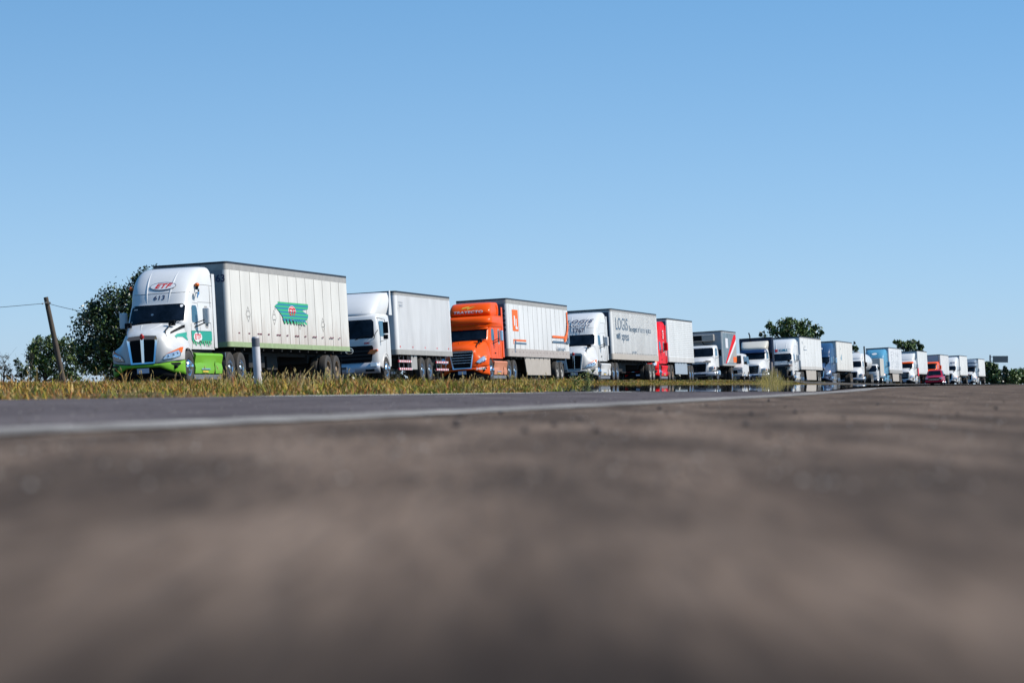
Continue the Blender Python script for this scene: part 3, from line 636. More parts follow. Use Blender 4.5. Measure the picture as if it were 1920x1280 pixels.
rs = list(np.arange(-4, 40, 1.0))+list(np.arange(40, 520, 4.0))
sheet('paved_shoulder', asph1, rs, [0, 1], lambda s, d: .0, dlim=lambda s, t: -9+(line_d(s)+9)*t)
sheet('road', asph2, rs, [0, 1], lambda s, d: -.0005, dlim=lambda s, t: line_d(s)+(edge_d(s)-line_d(s))*t if edge_d(s) > line_d(s) else line_d(s)+.001*t)
def wear(name, col, lo, hi):
    m = bpy.data.materials.new(name); m.use_nodes = True; nt = m.node_tree; N = nt.nodes; L = nt.links; b = N['Principled BSDF']
    tcn = N.new('ShaderNodeTexCoord'); n1 = N.new('ShaderNodeTexNoise'); n1.inputs['Scale'].default_value = 3.5; n1.inputs['Detail'].default_value = 8; n1.inputs['Roughness'].default_value = .7; L.new(tcn.outputs['Object'], n1.inputs['Vector'])
    r = N.new('ShaderNodeMapRange'); r.inputs[1].default_value = lo; r.inputs[2].default_value = hi; L.new(n1.outputs[0], r.inputs[0])
    mx = N.new('ShaderNodeMix'); mx.data_type = 'RGBA'; L.new(r.outputs[0], mx.inputs[0]); mx.inputs[6].default_value = (.11, .095, .085, 1); mx.inputs[7].default_value = (*col, 1)
    L.new(mx.outputs[2], b.inputs['Base Color']); b.inputs['Roughness'].default_value = .9; b.inputs['Specular IOR Level'].default_value = .05; return m
lw = .14
sheet('lane_line', wear('worn_white_paint', (.37, .345, .31), .42, .60), rs, [0, 1], lambda s, d: .0035, dlim=lambda s, t: line_d(s)-lw+2*lw*t)
for i, (a, b_) in enumerate(((20.5, 30), (31.5, 35))):
    sheet('edge_line', wear('worn_edge_paint', (.55, .54, .50), .40, .52), list(np.arange(a, b_, .5)), [0, 1], lambda s, d: .0035, dlim=lambda s, t: 5.62+.3*t)
# mirror sheet added over the far pavement, standing in for heat-mirage reflections
mm = bpy.data.materials.new('mirage_sheen'); mm.use_nodes = True; nt = mm.node_tree; N = nt.nodes; L = nt.links; b = N['Principled BSDF']
b.inputs['Base Color'].default_value = (.035, .032, .032, 1); b.inputs['Roughness'].default_value = .012; b.inputs['IOR'].default_value = 1.4
tcn = N.new('ShaderNodeTexCoord'); mpn = N.new('ShaderNodeMapping'); mpn.inputs['Scale'].default_value = (1.2, .05, 1); L.new(tcn.outputs['Object'], mpn.inputs[0])
n1 = N.new('ShaderNodeTexNoise'); n1.inputs['Scale'].default_value = 1.0; n1.inputs['Detail'].default_value = 2; L.new(mpn.outputs[0], n1.inputs['Vector'])
bp = N.new('ShaderNodeBump'); bp.inputs['Strength'].default_value = .01; bp.inputs['Distance'].default_value = .02; L.new(n1.outputs[0], bp.inputs['Height']); L.new(bp.outputs[0], b.inputs['Normal'])
ms = list(np.arange(35, 520, 3.0))
sheet('wet_pavement', mm, ms, [0, 1], lambda s, d: .004+min(.058, .0011*max(0, s-35)), dlim=lambda s, t: line_d(s)+.3+(edge_d(s)+1.2-line_d(s)-.3)*t)
sheet('highway', ground_mat('highway_asphalt', (.05, .048, .048), (.075, .07, .07), (.04, .038, .04), .5, 40), list(np.arange(-30, 700, 4.0)), [28.452, 28.5]+list(np.arange(29, 42.1, 1.0)), lambda s, d: ground_z(s, d)+.014)
# ------------------------------------------------------------------ the queue of trucks
WM = M['white']
# -- 1: white and green
r = truck('semi_truck', 'white and green truck 613 leading the queue, eagle emblem on its ribbed white trailer')
T1 = vanmat('warm_white', (.80, .775, .72), .8)
bo = van(r, 16.15, bm=T1, low=M['hazrail'], nseam=13, axles=(-12.95, -14.2), lowh=.14, toph=.2, rim='rusty', frontmat=mat('grey_nose_shade', (.30, .30, .30), .6, noise=.15))
cab, D = conv(r, dict(body=M['white'], low=M['green'], skirt=M['green'], grille='twin', roof='aero', mud=M['alu']))
# emblem
def eagle(S=1.0, pal=(M['tgreen'], M['tblue'])):
    ge = []; n = 12; H_ = .78; dz = H_/n
    xl = [.62, .62, .28, .16, .45, .62, .80, .95, 1.08, 1.18, 1.26, 1.34]; xr_ = [4.75, 4.75, 4.72, 4.66, 3.9, 4.2, 4.65, 4.62, 4.55, 4.45, 4.35, 4.2]
    for i in range(9):
        z = H_-i*dz
        ge.append((poly2d([(xl[i]*S, z), (xr_[i]*S, z), (xr_[min(i+1, 11)]*S if i != 3 else 3.7*S, z-dz), (xl[i+1]*S, z-dz)]), pal[i % 2]))
    fe = [(1.10, 1.30, 1.32, 1.48), (1.52, 1.74, 1.72, 1.90), (1.94, 2.14, 2.18, 2.34), (2.36, 2.60, 2.62, 2.80), (2.66, 2.88, 3.0, 3.16), (2.92, 3.12, 3.3, 3.46), (3.16, 3.44, 3.62, 3.84), (3.5, 3.86, 4.0, 4.3)]
    for a, b2, c, d_ in fe:
        ge.append((poly2d([(a*S, 3*dz), (b2*S+.14*S, 3*dz), ((b2+c)/2*S+.14*S, 1.5*dz), ((a+c)/2*S-.0, 1.5*dz)]), pal[1])); ge.append((poly2d([((a+c)/2*S, 1.5*dz), ((b2+c)/2*S+.14*S, 1.5*dz), (d_*S, .1*dz), (c*S, .1*dz)]), pal[0]))
    ge.append((poly2d([(.16*S, H_-3*dz), (.30*S, H_-3*dz), (.26*S, H_-4.2*dz)]), pal[1]))
    return ge
bird = decal('eagle_emblem', eagle(1.0), flat_side(-5.55, 2.10), bo)
decal('windscreen_sticker', [(ell2d(.045, .045, 14, .80, 2.53), M['whitet']), (rect2d(-.80, -.66, 2.46, 2.50), M['rail']), (rect2d(-.84, -.79, 2.05, 2.09), M['rail']), (ell2d(.05, .035, 10, -.12, 2.28), M['grey_decal'])], lambda u, v, l: cab.front(u, v, .012), r, .2)
disc = decal('round_badge', [(move2d(ell2d(.54, .235), 2.45, .43), M['whitet']), (move2d(ring2d(.50, .215, .03), 2.45, .43), M['redt'])], lambda u, v, l: (-5.55-u, 1.318+.003*l, 2.10+v), bo)
decal('lettering', [(move2d(text2d('ETF', .36, 0, .008, 1.35, 1.08), 2.45, .43), M['redt'])], lambda u, v, l: (-5.55-u, 1.330, 2.10+v), disc)
mk = []
for i in range(12):
    x = .9+1.22*i; w_ = .34 if i % 2 == 0 and i > 0 else .2
    if w_ > .3: mk += [(rect2d(x, x+.24, 1.66, 1.71), M['maroon']), (rect2d(x+.3, x+.54, 1.66, 1.71), M['maroon'])]
    else: mk += [(rect2d(x+.1, x+.3, 1.66, 1.71), M['maroon'])]
decal('reflector_marks', mk, flat_side(0, 0), bo, 9)
for x0, z0 in ((2.3, 2.35), (5.6, 2.3), (9.0, 2.18), (12.3, 2.15)):
    g_ = []
    P4 = [(0, .26), (.27, .0), (0, -.26), (-.27, .0)]
    for a, c in zip(P4, P4[1:]+P4[:1]):
        dx_, dz_ = c[0]-a[0], c[1]-a[1]; l_ = math.hypot(dx_, dz_); nx, nz = -dz_/l_*.008, dx_/l_*.008
        g_.append((poly2d([(x0+a[0]-nx, z0+a[1]-nz), (x0+c[0]-nx, z0+c[1]-nz), (x0+c[0]+nx, z0+c[1]+nz), (x0+a[0]+nx, z0+a[1]+nz)]), M['seam']))
    g_.append((rect2d(x0-.15, x0+.15, z0-.08, z0-.065), M['seam'])); g_.append((rect2d(x0-.12, x0+.12, z0+.1, z0+.113), M['seam']))
    decal('placard', g_, flat_side(0, 0), bo, 9)
decal('lettering', [(text2d('363', .34, 0, .008), M['navy'])], flat_front(.012, .98, 3.52), bo)
decal('front_emblem', [(move2d(ell2d(.42, .115, 40), .12, 3.20), M['whitet']), (move2d(ring2d(.44, .13, .016, 44), .12, 3.20), M['navy']), (move2d(text2d('ETF', .20, .4, .006, 1.5, 1.12), .10, 3.20), M['redt'])], lambda u, v, l: D.front(u, v, .03+.004*l), r, .07)
decal('lettering', [(move2d(text2d('613', .21, .12, .004, 1.2, 1.08), .04, 2.83), M['navy'])], cab.decal_front(), r, .07)
TG = (M['teal'], M['teal']); sb = []
for i in range(6): sb.append((rect2d(.0+.05*i*(i > 2), 1.95-.06*max(0, i-3), 1.66-.055*i+.005, 1.66-.055*i+.05), M['teal']))
sb.append((rect2d(.0, 1.95, 1.39, 1.68), mat('stripe_aqua', (.02, .36, .26), .5)))
for i in range(9): sb.append((poly2d([(.05+.2*i, 1.39), (.17+.2*i, 1.39), (.24+.2*i, 1.27-.05*(i % 2)), (.17+.2*i, 1.27-.05*(i % 2))]), M['tgreen']))
from mathutils.bvhtree import BVHTree
ho_ = [c for c in r.children if c.name.startswith('hood') and 'mirror' not in c.name and 'ridge' not in c.name][0]
bv = BVHTree.FromPolygons([v.co.copy() for v in ho_.data.vertices], [tuple(p.vertices) for p in ho_.data.polygons])
def on_hood(u, v, l):
    h = bv.ray_cast(Vector((4.9-u, 3, v)), Vector((0, -1, 0))); return (4.9-u, (h[0].y if h[0] else 1.0)+.012, v)
decal('hood_vent', [(poly2d([(-.12, 1.60), (-.05, 1.67), (.72, 1.90), (.72, 1.80)]), M['black'])], on_hood, ho_, .08)
decal('eagle_head', [(poly2d([(.05, 1.53), (.22, 1.60), (.9, 1.66), (.9, 1.36), (.72, 1.40), (.5, 1.50), (.22, 1.50), (.12, 1.49), (.1, 1.45)]), mat('stripe_aqua', (.02, .36, .26), .5))], on_hood, ho_, .08)
bd = decal('side_stripes', sb, lambda u, v, l: cab.side(3.66-u, v, .008+.0015*l), r, .12)
decal('round_badge', [(move2d(ell2d(.40, .165), 0, 1.5), M['whitet']), (move2d(text2d('ETF', .24, 0, .006, 1.5, 1.05), 0, 1.5), M['redt'])], lambda u, v, l: cab.side(3.12-u, v, .03+.004*l), bd, .1)
for sd, in ((1,), (-1,)):
    bq = MB(); p = cab.side(2.95, 3.22, .08, sd); bq.lathe([(.10, 0), (0, 0)], 4); bq = MB(); bq.ball((p[0], p[1], p[2]), .085, 0, (1, 1, .8), 8); bc = bq.build('beacon', M['amber'], r)
    q = MB(); q.tube([(p[0], p[1], p[2]-.05), (p[0], p[1]-sd*.02, p[2]-.16)], .05, 8); q.build('beacon_bracket', M['black'], bc)
p = cab.side(2.95, 2.95, .05)
hq = MB(); hq.lathe([(.02, .0), (.03, .02), (.10, .12), (.11, .12)], 12, (p[0]+.16, p[1], 2.98)); hq.tube([(p[0]+.1, p[1]+.05, 2.8), (p[0]-.12, p[1]+.05, 3.08)], .025, 6); hq.build('horn', M['chrome'], r)
place(r, -9.41, 112.4)
# -- 2: white rigid box truck, flat cab
r = truck('box_truck', 'white flat-fronted box truck with pleated white box and red-white side guards, second in the queue')
T2 = vanmat('clean_white', (.82, .82, .82), .22)
bo = van(r, 10.3, H=3.78, zb=1.15, bm=T2, low=M['rail'], style='ribs', axles=None, legs=False, toph=.1, lowh=.18)
decal('badge_drawing', [(rect2d(.42, 1.2, 3.30, 3.315), M['navy']), (rect2d(.22, .23, 2.95, 3.2), M['seam']), (rect2d(.5, .51, 2.85, 3.28), M['seam']), (rect2d(.3, .42, 3.05, 3.06), M['seam']), (move2d(text2d('BLANCO', .15), .82, 3.17), M['grey_decal'])], flat_side(0, 0, 1.31), bo, 9)
for i in range(5): decal('marker_light', [(rect2d(.3+2.3*i, .42+2.3*i, 1.42, 1.48), M['redt'])], flat_side(0, 0, 1.312), bo, 9)
F = [(.62, 2.95, .35, 1.14, 1.18, .85), (.9, 3.05, .3, 1.17, 1.19, .85), (1.5, 3.07, .25, 1.18, 1.19, .85), (1.75, 3.06, .25, 1.18, 1.19, .85), (2.2, 2.98, .25, 1.17, 1.18, .85), (2.62, 2.84, .25, 1.13, 1.15, .85), (2.72, 2.75, .3, 1.10, 1.13, .85), (2.78, 2.5, .3, 1.02, 1.08, .9)]
cab = Cab(F); cab.shell().build('cab', M['white'], r, smooth=40)
g = MB(); cab.front_patch(g, 1.04, 1.0, 1.78, 2.55, r=.08); g.build('windscreen', M['glass'], r, smooth=60)
g = MB(); cab.front_patch(g, .88, 1.0, .78, 1.48, r=.06, off=.02); gp = g.build('grille_panel', M['black'], r, smooth=60)
for z in (.95, 1.1, 1.25): b = MB(); cab.front_patch(b, .86, .88, z, z+.03, off=.04, r=.01, nz=2); b.build('grille_bar', M['dark'], gp, smooth=60)
decal('round_emblem', [(move2d(ring2d(.17, .13, .03), 0, 1.3), M['chrome']), (rect2d(-.14, .14, 1.29, 1.315), M['chrome'])], lambda u, v, l: cab.front(u, v, .05), r, .1)
decal('lettering', [(move2d(text2d('500', .09, .2, .004, 1.6), .72, 1.58), M['redt'])], cab.decal_front(), r)
b = MB(); b.grid([[(3.05-.35*max(0, abs(y)-.8)**1.3+.05*k*(2-k), y, .35+.22*k) for y in np.linspace(-1.22, 1.22, 21)] for k in (0, 1, 2)]); bm_ = b.build('bumper', M['bumperW'], r, smooth=60, solid=.05)
for sd in (1, -1):
    h = MB(); h.prism([(.74, .95), (1.0, .92), (1.17, 1.05), (1.15, 1.12), (.85, 1.08)], 2.9, 3.08, 0, 'x') if sd > 0 else h.prism([(-.74, .95), (-1.0, .92), (-1.17, 1.05), (-1.15, 1.12), (-.85, 1.08)], 2.9, 3.08, 0, 'x')
    h.v = [(a, b_, c_+.2) for a, b_, c_ in h.v]; h.build('corner_lamp', M['amber'], r, bevel=.01)
    MB().box(2.95, 3.1, sd*.82, sd*1.12, .6, .78).build('headlight', M['lens'], r, bevel=.03)
    g = MB(); cab.side_patch(g, 1.75, 2.62, 1.85, 2.48, sd=sd, r=.08); g.build('side_window', M['bglass'], r, smooth=60)
    m_ = MB(); m_.box(2.45, 2.55, sd*1.32, sd*1.52, 1.95, 2.42); m_.box(2.45, 2.55, sd*1.32, sd*1.5, 1.72, 1.9); m_.tube([(2.7, sd*1.1, 2.62), (2.6, sd*1.42, 2.5), (2.5, sd*1.42, 1.7), (2.6, sd*1.17, 1.62)], .014, 6)
    m_.build('side_mirror', M['black'], r, bevel=.03)
    f = MB(); f.grid([[(1.72+.62*math.cos(a), sd*(1.2-.2*k), .52+.66*math.sin(a)) for a in np.linspace(-.1, 3.2, 16)] for k in (0, 1)]); f.build('wheel_arch', M['white'], r, solid=.04)
    sg = [[cab.side(x, z, .003, sd) for x, z in q] for q in ([(1.55, 1.0), (1.55, 1.8), (1.55, 2.6)], [(1.55, 2.6), (2.4, 2.6)])]
    sl_line(cab, r, sg, M['seam'])
DF = Cab([(2.74, 2.75, .5, .95, 1.05, 1.0), (2.85, 2.72, .6, 1.0, 1.1, .9), (3.1, 2.5, .7, 1.03, 1.15, .8), (3.35, 2.15, .8, 1.03, 1.17, .7), (3.55, 1.75, .8, 1.0, 1.17, .6), (3.66, 1.4, .6, .95, 1.15, .55), (3.7, 1.1, .4, .9, 1.1, .5)])
DF.shell().build('roof_deflector', M['white'], r, smooth=40)
decal('round_emblem', [(move2d(ell2d(.15, .1), -.45, 3.06), M['seam']), (move2d(ring2d(.2, .13, .03), -.45, 3.06), M['whitet'])], DF.decal_front(), r, .1)
for sd in (1, -1): MB().prism([(.35, 2.75), (.85, 2.75), (.62, 3.72), (.45, 3.80)], sd*1.17, sd*1.2, 0, 'y').build('side_extender', M['white'], r, bevel=.01)
MB().tube([(2.62, -.5, 2.84), (2.62, .5, 2.84)], .07, 8).build('roof_lamp', M['rail'], r)
c = MB(); c.box(-9.8, 2.6, .36, .45, .65, .9); c.box(-9.8, 2.6, -.45, -.36, .65, .9); c.box(.9, 2.9, -.7, .7, .45, .85); c.build('chassis', M['under'], r, smooth=0)
for sd in (1, -1):
    for xa, xb in ((-.2, -2.6), (-7.2, -9.6)):
        for z in (.48, .80):
            t = MB(); n = 14; xx = xa
            for i in range(n): t.box(xa+(xb-xa)*i/n, xa+(xb-xa)*(i+1)/n, sd*1.2, sd*1.25, z, z+.09, i % 2)
            t.build('side_guard', [M['redtape'], M['whitetape']], r, smooth=0)
    for x in (-.5, -1.3, -2.1, -7.5, -8.4, -9.3): MB().box(x-.02, x+.02, sd*1.17, sd*1.2, .5, 1.15).build('guard_post', M['steelgrey'], r, smooth=0)
    MB().box(-2.65, -3.7, sd*1.0, sd*1.22, .5, 1.1).build('tool_box', M['rail'], r, bevel=.02)
for sd in (1, -1):
    MB().box(2.98, 3.10, sd*.62, sd*1.0, .42, .52).build('fog_lamp_slot', M['black'], r, bevel=.02)
    MB().box(2.05, 2.5, sd*1.12, sd*1.21, .42, .56).build('cab_step', M['black'], r, bevel=.02)
for a in (-.6, .25): MB().tube([cab.front(a, 1.74, .04), cab.front(a+.3, 1.84, .03), cab.front(a+.6, 1.86, .02)], .014, 5).build('wiper', M['black'], r)
MB().tube([(2.95, 1.0, 1.7), (3.1, 1.12, 1.95), (2.95, 1.2, 2.1)], .016, 5).build('mirror_arm', M['black'], r)
for y in (1.2, -1.2): wheel(r, 1.72, y, 'front', 'chrome')
for x in (-4.6, -6.0):
    for y in (1.24, -1.24): wheel(r, x, y, 'dual', 'alu')
MB().box(3.1, 3.12, -.17, .17, .42, .55).build('number_plate', M['plate'], r, smooth=0)
place(r, -4.67, 139)
# -- 3: orange
r = truck('semi_truck', 'bright orange truck with two-tier roof and white trailer striped in orange and blue')
bo = van(r, 16.1, bm=vanmat('white_b', (.80, .80, .79), .28), nseam=13, axles=(-12.6, -13.85), lowh=.36, toph=.2, skirt=(-4.0, -10.8), rim='whiterim', low=mat('dusty_rail', (.46, .40, .36), .6, noise=.2), frontmat=mat('purple_grey_nose_shade', (.17, .14, .17), .6, noise=.15))
cab, D = conv(r, dict(body=M['orange'], low=M['orange'], skirt=mat('faded_orange', (.72, .22, .09), .5, noise=.15, dirt=.3), grille='bars', roof='tier', dx=-.4, visor=M['orange'], mirmat=M['alu'], rim='alu'))
decal('lettering', [(move2d(text2d('TRAYECTO', .17, .12, .004, 1.6, 1.08), -.06, 3.40), M['whitet']), (move2d(text2d('24077', .12, .1, .006, 1.1), 0, -9), M['whitet'])][:1], D.decal_front(), r, .07)
decal('arrow_emblem', [(poly2d([(-.40, 3.56), (-.34, 3.64), (.02, 3.70), (-.12, 3.62)]), M['yellowt']), (poly2d([(-.12, 3.52), (-.10, 3.62), (.30, 3.66), (.08, 3.60)]), M['yellowt']), (poly2d([(.06, 3.64), (.10, 3.70), (.46, 3.76), (.2, 3.69)]), M['orange_decal'])], D.decal_front(), r, .07)
decal('lettering', [(text2d('24077', .15, .1, .006, 1.15), M['whitet'])], lambda u, v, l: (5.66+.02-.4-.55*max(0, abs(u+.9)-.55)**1.7/.67**1.7+.02, .9+u, .60+v), r, .1)
SQ = flat_side(0, 0, 1.303)
def arc_band(cx, cz, r0, r1, a0, a1, n=10):
    return [(poly2d([(cx+r0*math.cos(a), cz+r0*math.sin(a)), (cx+r1*math.cos(a), cz+r1*math.sin(a)), (cx+r1*math.cos(b2), cz+r1*math.sin(b2)), (cx+r0*math.cos(b2), cz+r0*math.sin(b2))])) for a, b2 in zip(np.linspace(a0, a1, n+1)[:-1], np.linspace(a0, a1, n+1)[1:])]
g_ = [(rect2d(1.05, 2.5, 2.48, 3.55), M['orange_decal']), (rect2d(1.45, 1.72, 2.75, 3.25), M['whitet']), (rect2d(1.85, 2.05, 2.6, 3.1), M['whitet']), (rect2d(1.72, 2.25, 2.58, 2.7), M['whitet'])]
decal('square_emblem', g_, SQ, bo, 9)
g_ = [(rect2d(1.1, 4.3, 1.98, 2.07), M['orange_decal']), (rect2d(1.05, 1.2, 1.82, 2.07), M['orange_decal']), (rect2d(1.7, 4.3, 1.83, 1.92), M['grey_decal']), (rect2d(1.25, 1.42, 1.4, 1.62), M['grey_decal'])]
g_ += [(q, M['grey_decal']) for q in arc_band(1.7, 1.62, .26, .45, math.pi/2, math.pi, 6)]
g_ += [(rect2d(11.3, 14.6, 2.28, 2.40), M['orange_decal']), (rect2d(15.62, 15.92, 3.1, 3.72), M['orange_decal']), (rect2d(11.3, 15.1, 2.02, 2.12), M['grey_decal'])]
g_ += [(move2d(q, 0, 0), M['orange_decal']) for q in arc_band(14.6, 3.38, .98, 1.32, -math.pi/2, -.22, 10)]
g_ += [(poly2d([(15.1, 2.02), (16.0, 2.02), (16.0, 2.9), (15.85, 2.5), (15.5, 2.2), (15.1, 2.12)]), M['grey_decal'])]
g_ += [(move2d(text2d('Transporte con gente', .24, 0, .006, 1.1), 13.4, 1.72), M['grey_decal'])]
decal('livery_stripes', g_, SQ, bo, 9)
b = MB()
for i in range(17): x = -.7-i*.9; b.box(x-.045, x+.045, 1.31, 1.316, 1.42, 1.47)
b.build('reflector_marks', M['maroon'], bo, smooth=0)
decal('lettering', [(text2d('0 6 3 8 0', .30, 0, .005), M['black'])], lambda u, v, l: (.014, 1.06+v, 3.0-u), bo)
place(r, -.03, 165)
# -- 4: white, number 1767
r = truck('semi_truck', 'white truck 1767 with express lettering on its roof, fourth in the queue')
bo = van(r, 16.15, bm=vanmat('white_c', (.80, .795, .77), .32), style='ribs', axles=(-13.0, -14.25), lowh=.3, toph=.1, low=M['skirt'], rim='whiterim', frontmat=mat('dark_nose_shade', (.06, .065, .09), .6, noise=.15))
cab, D = conv(r, dict(body=M['white'], grille='twin', roof='aero', dx=-.15, gframe=M['white'], low=M['white']))
decal('lettering', [(move2d(text2d('LOGIS', .27, .4, .004, 1.75, 1.15), -.02, 3.33), M['navy']), (move2d(text2d('express', .20, .35, .001, 1.7, 1.12), .02, 3.12), M['navy']), (move2d(text2d('1767', .28, 0, .006, 1.15, 1.05), .0, 2.83), M['navy'])], lambda u, v, l: cab.front(u, v, .05), r, .05)
LF = flat_side(0, 0, 1.312)
decal('lettering', [(move2d(text2d('LOGIS', 1.0, 0, .002, 1.5, 1.05), 3.25, 3.22), M['grey_decal'])], LF, bo, 9)
decal('lettering', [(move2d(text2d('The expert in finance logistics', .48, 0, .002, 1.3, 1.05), 9.7, 3.02), M['grey_decal'])], LF, bo, 9)
decal('lettering', [(move2d(text2d('xpress', .74, 0, .003, 1.2, 1.05), 4.3, 2.55), M['grey_decal'])], LF, bo, 9)
decal('lettering', [(move2d(text2d('NUEVO LAREDO', .14, 0, .002, 1.5), 7.2, 1.66), M['grey_decal'])], LF, bo, 9)
decal('speed_bars', [(poly2d([(1.3+.12*i, 2.42), (1.38+.12*i, 2.40-.004*i), (1.38+.12*i, 2.66+.012*i), (1.3+.12*i, 2.64+.01*i)]), M['grey_decal']) for i in range(10)], LF, bo, 9)
b = MB()
for i in range(26): x = -.7-i*.58; b.box(x-.06, x+.06, 1.31, 1.318, 1.55, 1.60)
b.build('reflector_marks', M['seam'], bo, smooth=0)
place(r, 5.84, 189)
# -- 5: red
r = truck('semi_truck', 'red truck mostly hidden behind the trailer of truck 1767, white trailer with horizontal ribs')
bo = van(r, 10.9, bm=vanmat('white_d', (.82, .83, .82), .15), style='horizontal', axles=(-8.9, -10.1), lowh=.3, toph=.06, low=vanmat('white_e', (.7, .7, .68), .3), skirt=(-2.6, -8.0, mat('blue_grey_panel', (.36, .41, .46), .5, noise=.1), 1), rim='alu', frontmat=mat('slate_nose_shade', (.10, .14, .17), .6, noise=.15))
cab, D = conv(r, dict(body=M['red'], roof='aero', grille='bars', dx=-.9, gframe=M['red'], rim='rusty'))
decal('lettering', [(text2d('ETM', .30, 0, .012, 1.0), M['whitet'])], lambda u, v, l: cab.side(1.35-v*1.0, 3.0-u*1.0+.0, .05), r, .2)
MB().box(.62, .75, 1.0, 1.2, 1.6, 2.1).build('cab_light_bar', M['whitet'], r, bevel=.02)
place(r, 10.44, 219)
# -- 6: refrigerated box truck
r = truck('box_truck', 'bonneted box truck with cooling unit above its cab and grey mural with red slash')
bo = van(r, 7.1, H=3.58, zb=1.12, bm=mat('grey_blue_body', (.33, .37, .40), .5, noise=.1), style='plain', axles=None, legs=False, lowh=.06, toph=.04, top=M['rail'])
g_ = [(rect2d(.15, 6.9, 1.25, 3.4), M['mural']), (poly2d([(5.9, 3.35), (6.9, 3.35), (6.9, 3.0), (1.4, 1.25), (.9, 1.25)]), M['redt']), (poly2d([(6.9, 2.9), (6.9, 1.3), (1.9, 1.3)]), M['rail']), (poly2d([(6.9, 3.05), (6.9, 2.75), (2.3, 1.3), (1.6, 1.3)]), M['whitet']), (rect2d(1.3, 2.6, 2.35, 3.05), M['whitetape']), (rect2d(5.0, 6.8, 1.35, 1.75), M['orange_decal'])]
decal('mural', g_, flat_side(0, 0, 1.303), bo, 9)
cu = MB(); cu.box(.0, .5, -.95, .75, 2.85, 3.35); cu = cu.build('cooling_unit', M['rail'], r, bevel=.06)
MB().box(.49, .52, -.8, -.1, 2.93, 3.28).build('intake_mesh', M['black'], cu, smooth=0)
MB().tube([(.3, -.1, 2.85), (.35, 0, 2.65), (.32, .5, 2.6), (.2, .7, 2.5)], .04, 8).build('hose', M['black'], r)
def small_conv(r, body, dx=0, visor=None, hood_stripe=None, grille='M2'):
    """medium-duty tractor front: short cab and sloping bonnet"""
    S = [(1.0, 2.2, .3, 1.0, 1.05, .55), (1.5, 2.2, .3, 1.0, 1.05, .55), (1.72, 2.18, .3, 1.0, 1.05, .55), (2.1, 2.0, .3, .98, 1.03, .55), (2.38, 1.86, .3, .95, 1.0, .55), (2.5, 1.72, .35, .92, .97, .6), (2.55, 1.4, .3, .8, .88, .65)]
    cab = Cab([(a, b2+dx, c, d_, e, f+dx) for a, b2, c, d_, e, f in S]); cab.shell().build('cab', body, r, smooth=40)
    g = MB(); cab.front_patch(g, .9, .86, 1.76, 2.36, r=.08); g.build('windscreen', M['glass'], r, smooth=60)
    for sd in (1, -1):
        g = MB(); cab.side_patch(g, .95+dx, 1.72+dx, 1.78, 2.32, sd=sd, r=.08, lean=.12); g.build('side_window', M['bglass'], r, smooth=60)
        sl_line(cab, r, [[cab.side(.85+dx, z, .003, sd) for z in (1.05, 1.7, 2.4)]], M['seam'])
        m_ = MB(); m_.box(1.75+dx, 1.85+dx, sd*1.25, sd*1.45, 1.75, 2.2); m_.tube([(1.8+dx, sd*1.0, 2.2), (1.8+dx, sd*1.35, 2.22), (1.8+dx, sd*1.35, 1.72), (1.8+dx, sd*1.02, 1.6)], .016, 6); m_.build('side_mirror', M['black'], r, bevel=.02)
    fx = lambda p: (2.15+(p[0]-4.1)*.80+dx, p[1]*.96, p[2]*(.88 if p[2] > 1.2 else (1.0-.12*max(0, (p[2]-.7)/.5))))
    hood_mesh(r, body, fx)
    gx = 2.15+1.5*.80+dx
    f = MB(); f.prism([(-.52, .62), (-.6, 1.3), (.6, 1.3), (.52, .62)], gx-.06, gx+.03, 0, 'x'); gf = f.build('grille_frame', M['bumperW'], r, bevel=.02)
    MB().prism([(-.45, .68), (-.53, 1.24), (.53, 1.24), (.45, .68)], gx, gx+.045, 0, 'x').build('grille_mesh', M['black'], gf, smooth=0)
    for z in (.8, .95, 1.1): MB().box(gx+.04, gx+.055, -.45, .45, z, z+.02).build('grille_bar', M['chrome'], gf, smooth=0)
    for sd in (1, -1):
        h = MB(); h.box(gx-.32, gx-.10, sd*.72, sd*1.05, .84, 1.04); h.build('headlight', M['lens'], r, bevel=.05)
        h = MB(); h.box(gx-.42, gx-.28, sd*1.0, sd*1.12, .86, .98); h.build('indicator', M['amber'], r, bevel=.02)
        wheel(r, 2.3+dx, sd*1.17, 'front', 'alu')
        MB().box(.5+dx, 1.6+dx, sd*.85, sd*1.15, .35, .8).build('fuel_tank', M['alu'], r, bevel=.12)
    b = MB(); b.grid([[(gx+.12-.4*max(0, abs(y)-.6)**1.5, y, .38+.14*k) for y in np.linspace(-1.2, 1.2, 21)] for k in (0, 1, 2)]); bm_ = b.build('bumper', M['bumperW'], r, smooth=60, solid=.05)
    MB().box(gx+.1, gx+.135, -.5, .5, .42, .52).build('bumper_slot', M['black'], bm_, smooth=0)
    MB().box(gx+.12, gx+.14, -.16, .16, .53, .63).build('number_plate', M['plate'], bm_, smooth=0)
    MB().box(1.4+dx, gx-.1, -.6, .6, .35, 1.0).build('engine_block', M['under'], r, smooth=0)
    return cab, gx
cab, gx = small_conv(r, M['white'], .15)
decal('bonnet_band', [(rect2d(-.82, .85, 0, .24), M['seam']), (ell2d(.12, .13, 16, -.78, .10), M['redt']), (move2d(text2d('COSAP', .2, .2, .012, 1.2), 0, .12), M['whitet'])], lambda u, v, l: (gx-.02-v*1.2-.1*u*u+.03, u, 1.33+v*.62+.04-.12*u*u), r, .12)
c = MB(); c.box(-6.8, 2.8, .36, .45, .62, .9); c.box(-6.8, 2.8, -.45, -.36, .62, .9); c.build('chassis', M['under'], r, smooth=0)
for y in (1.24, -1.24): wheel(r, -4.6, y, 'dual', 'alu')
place(r, 15.07, 236)
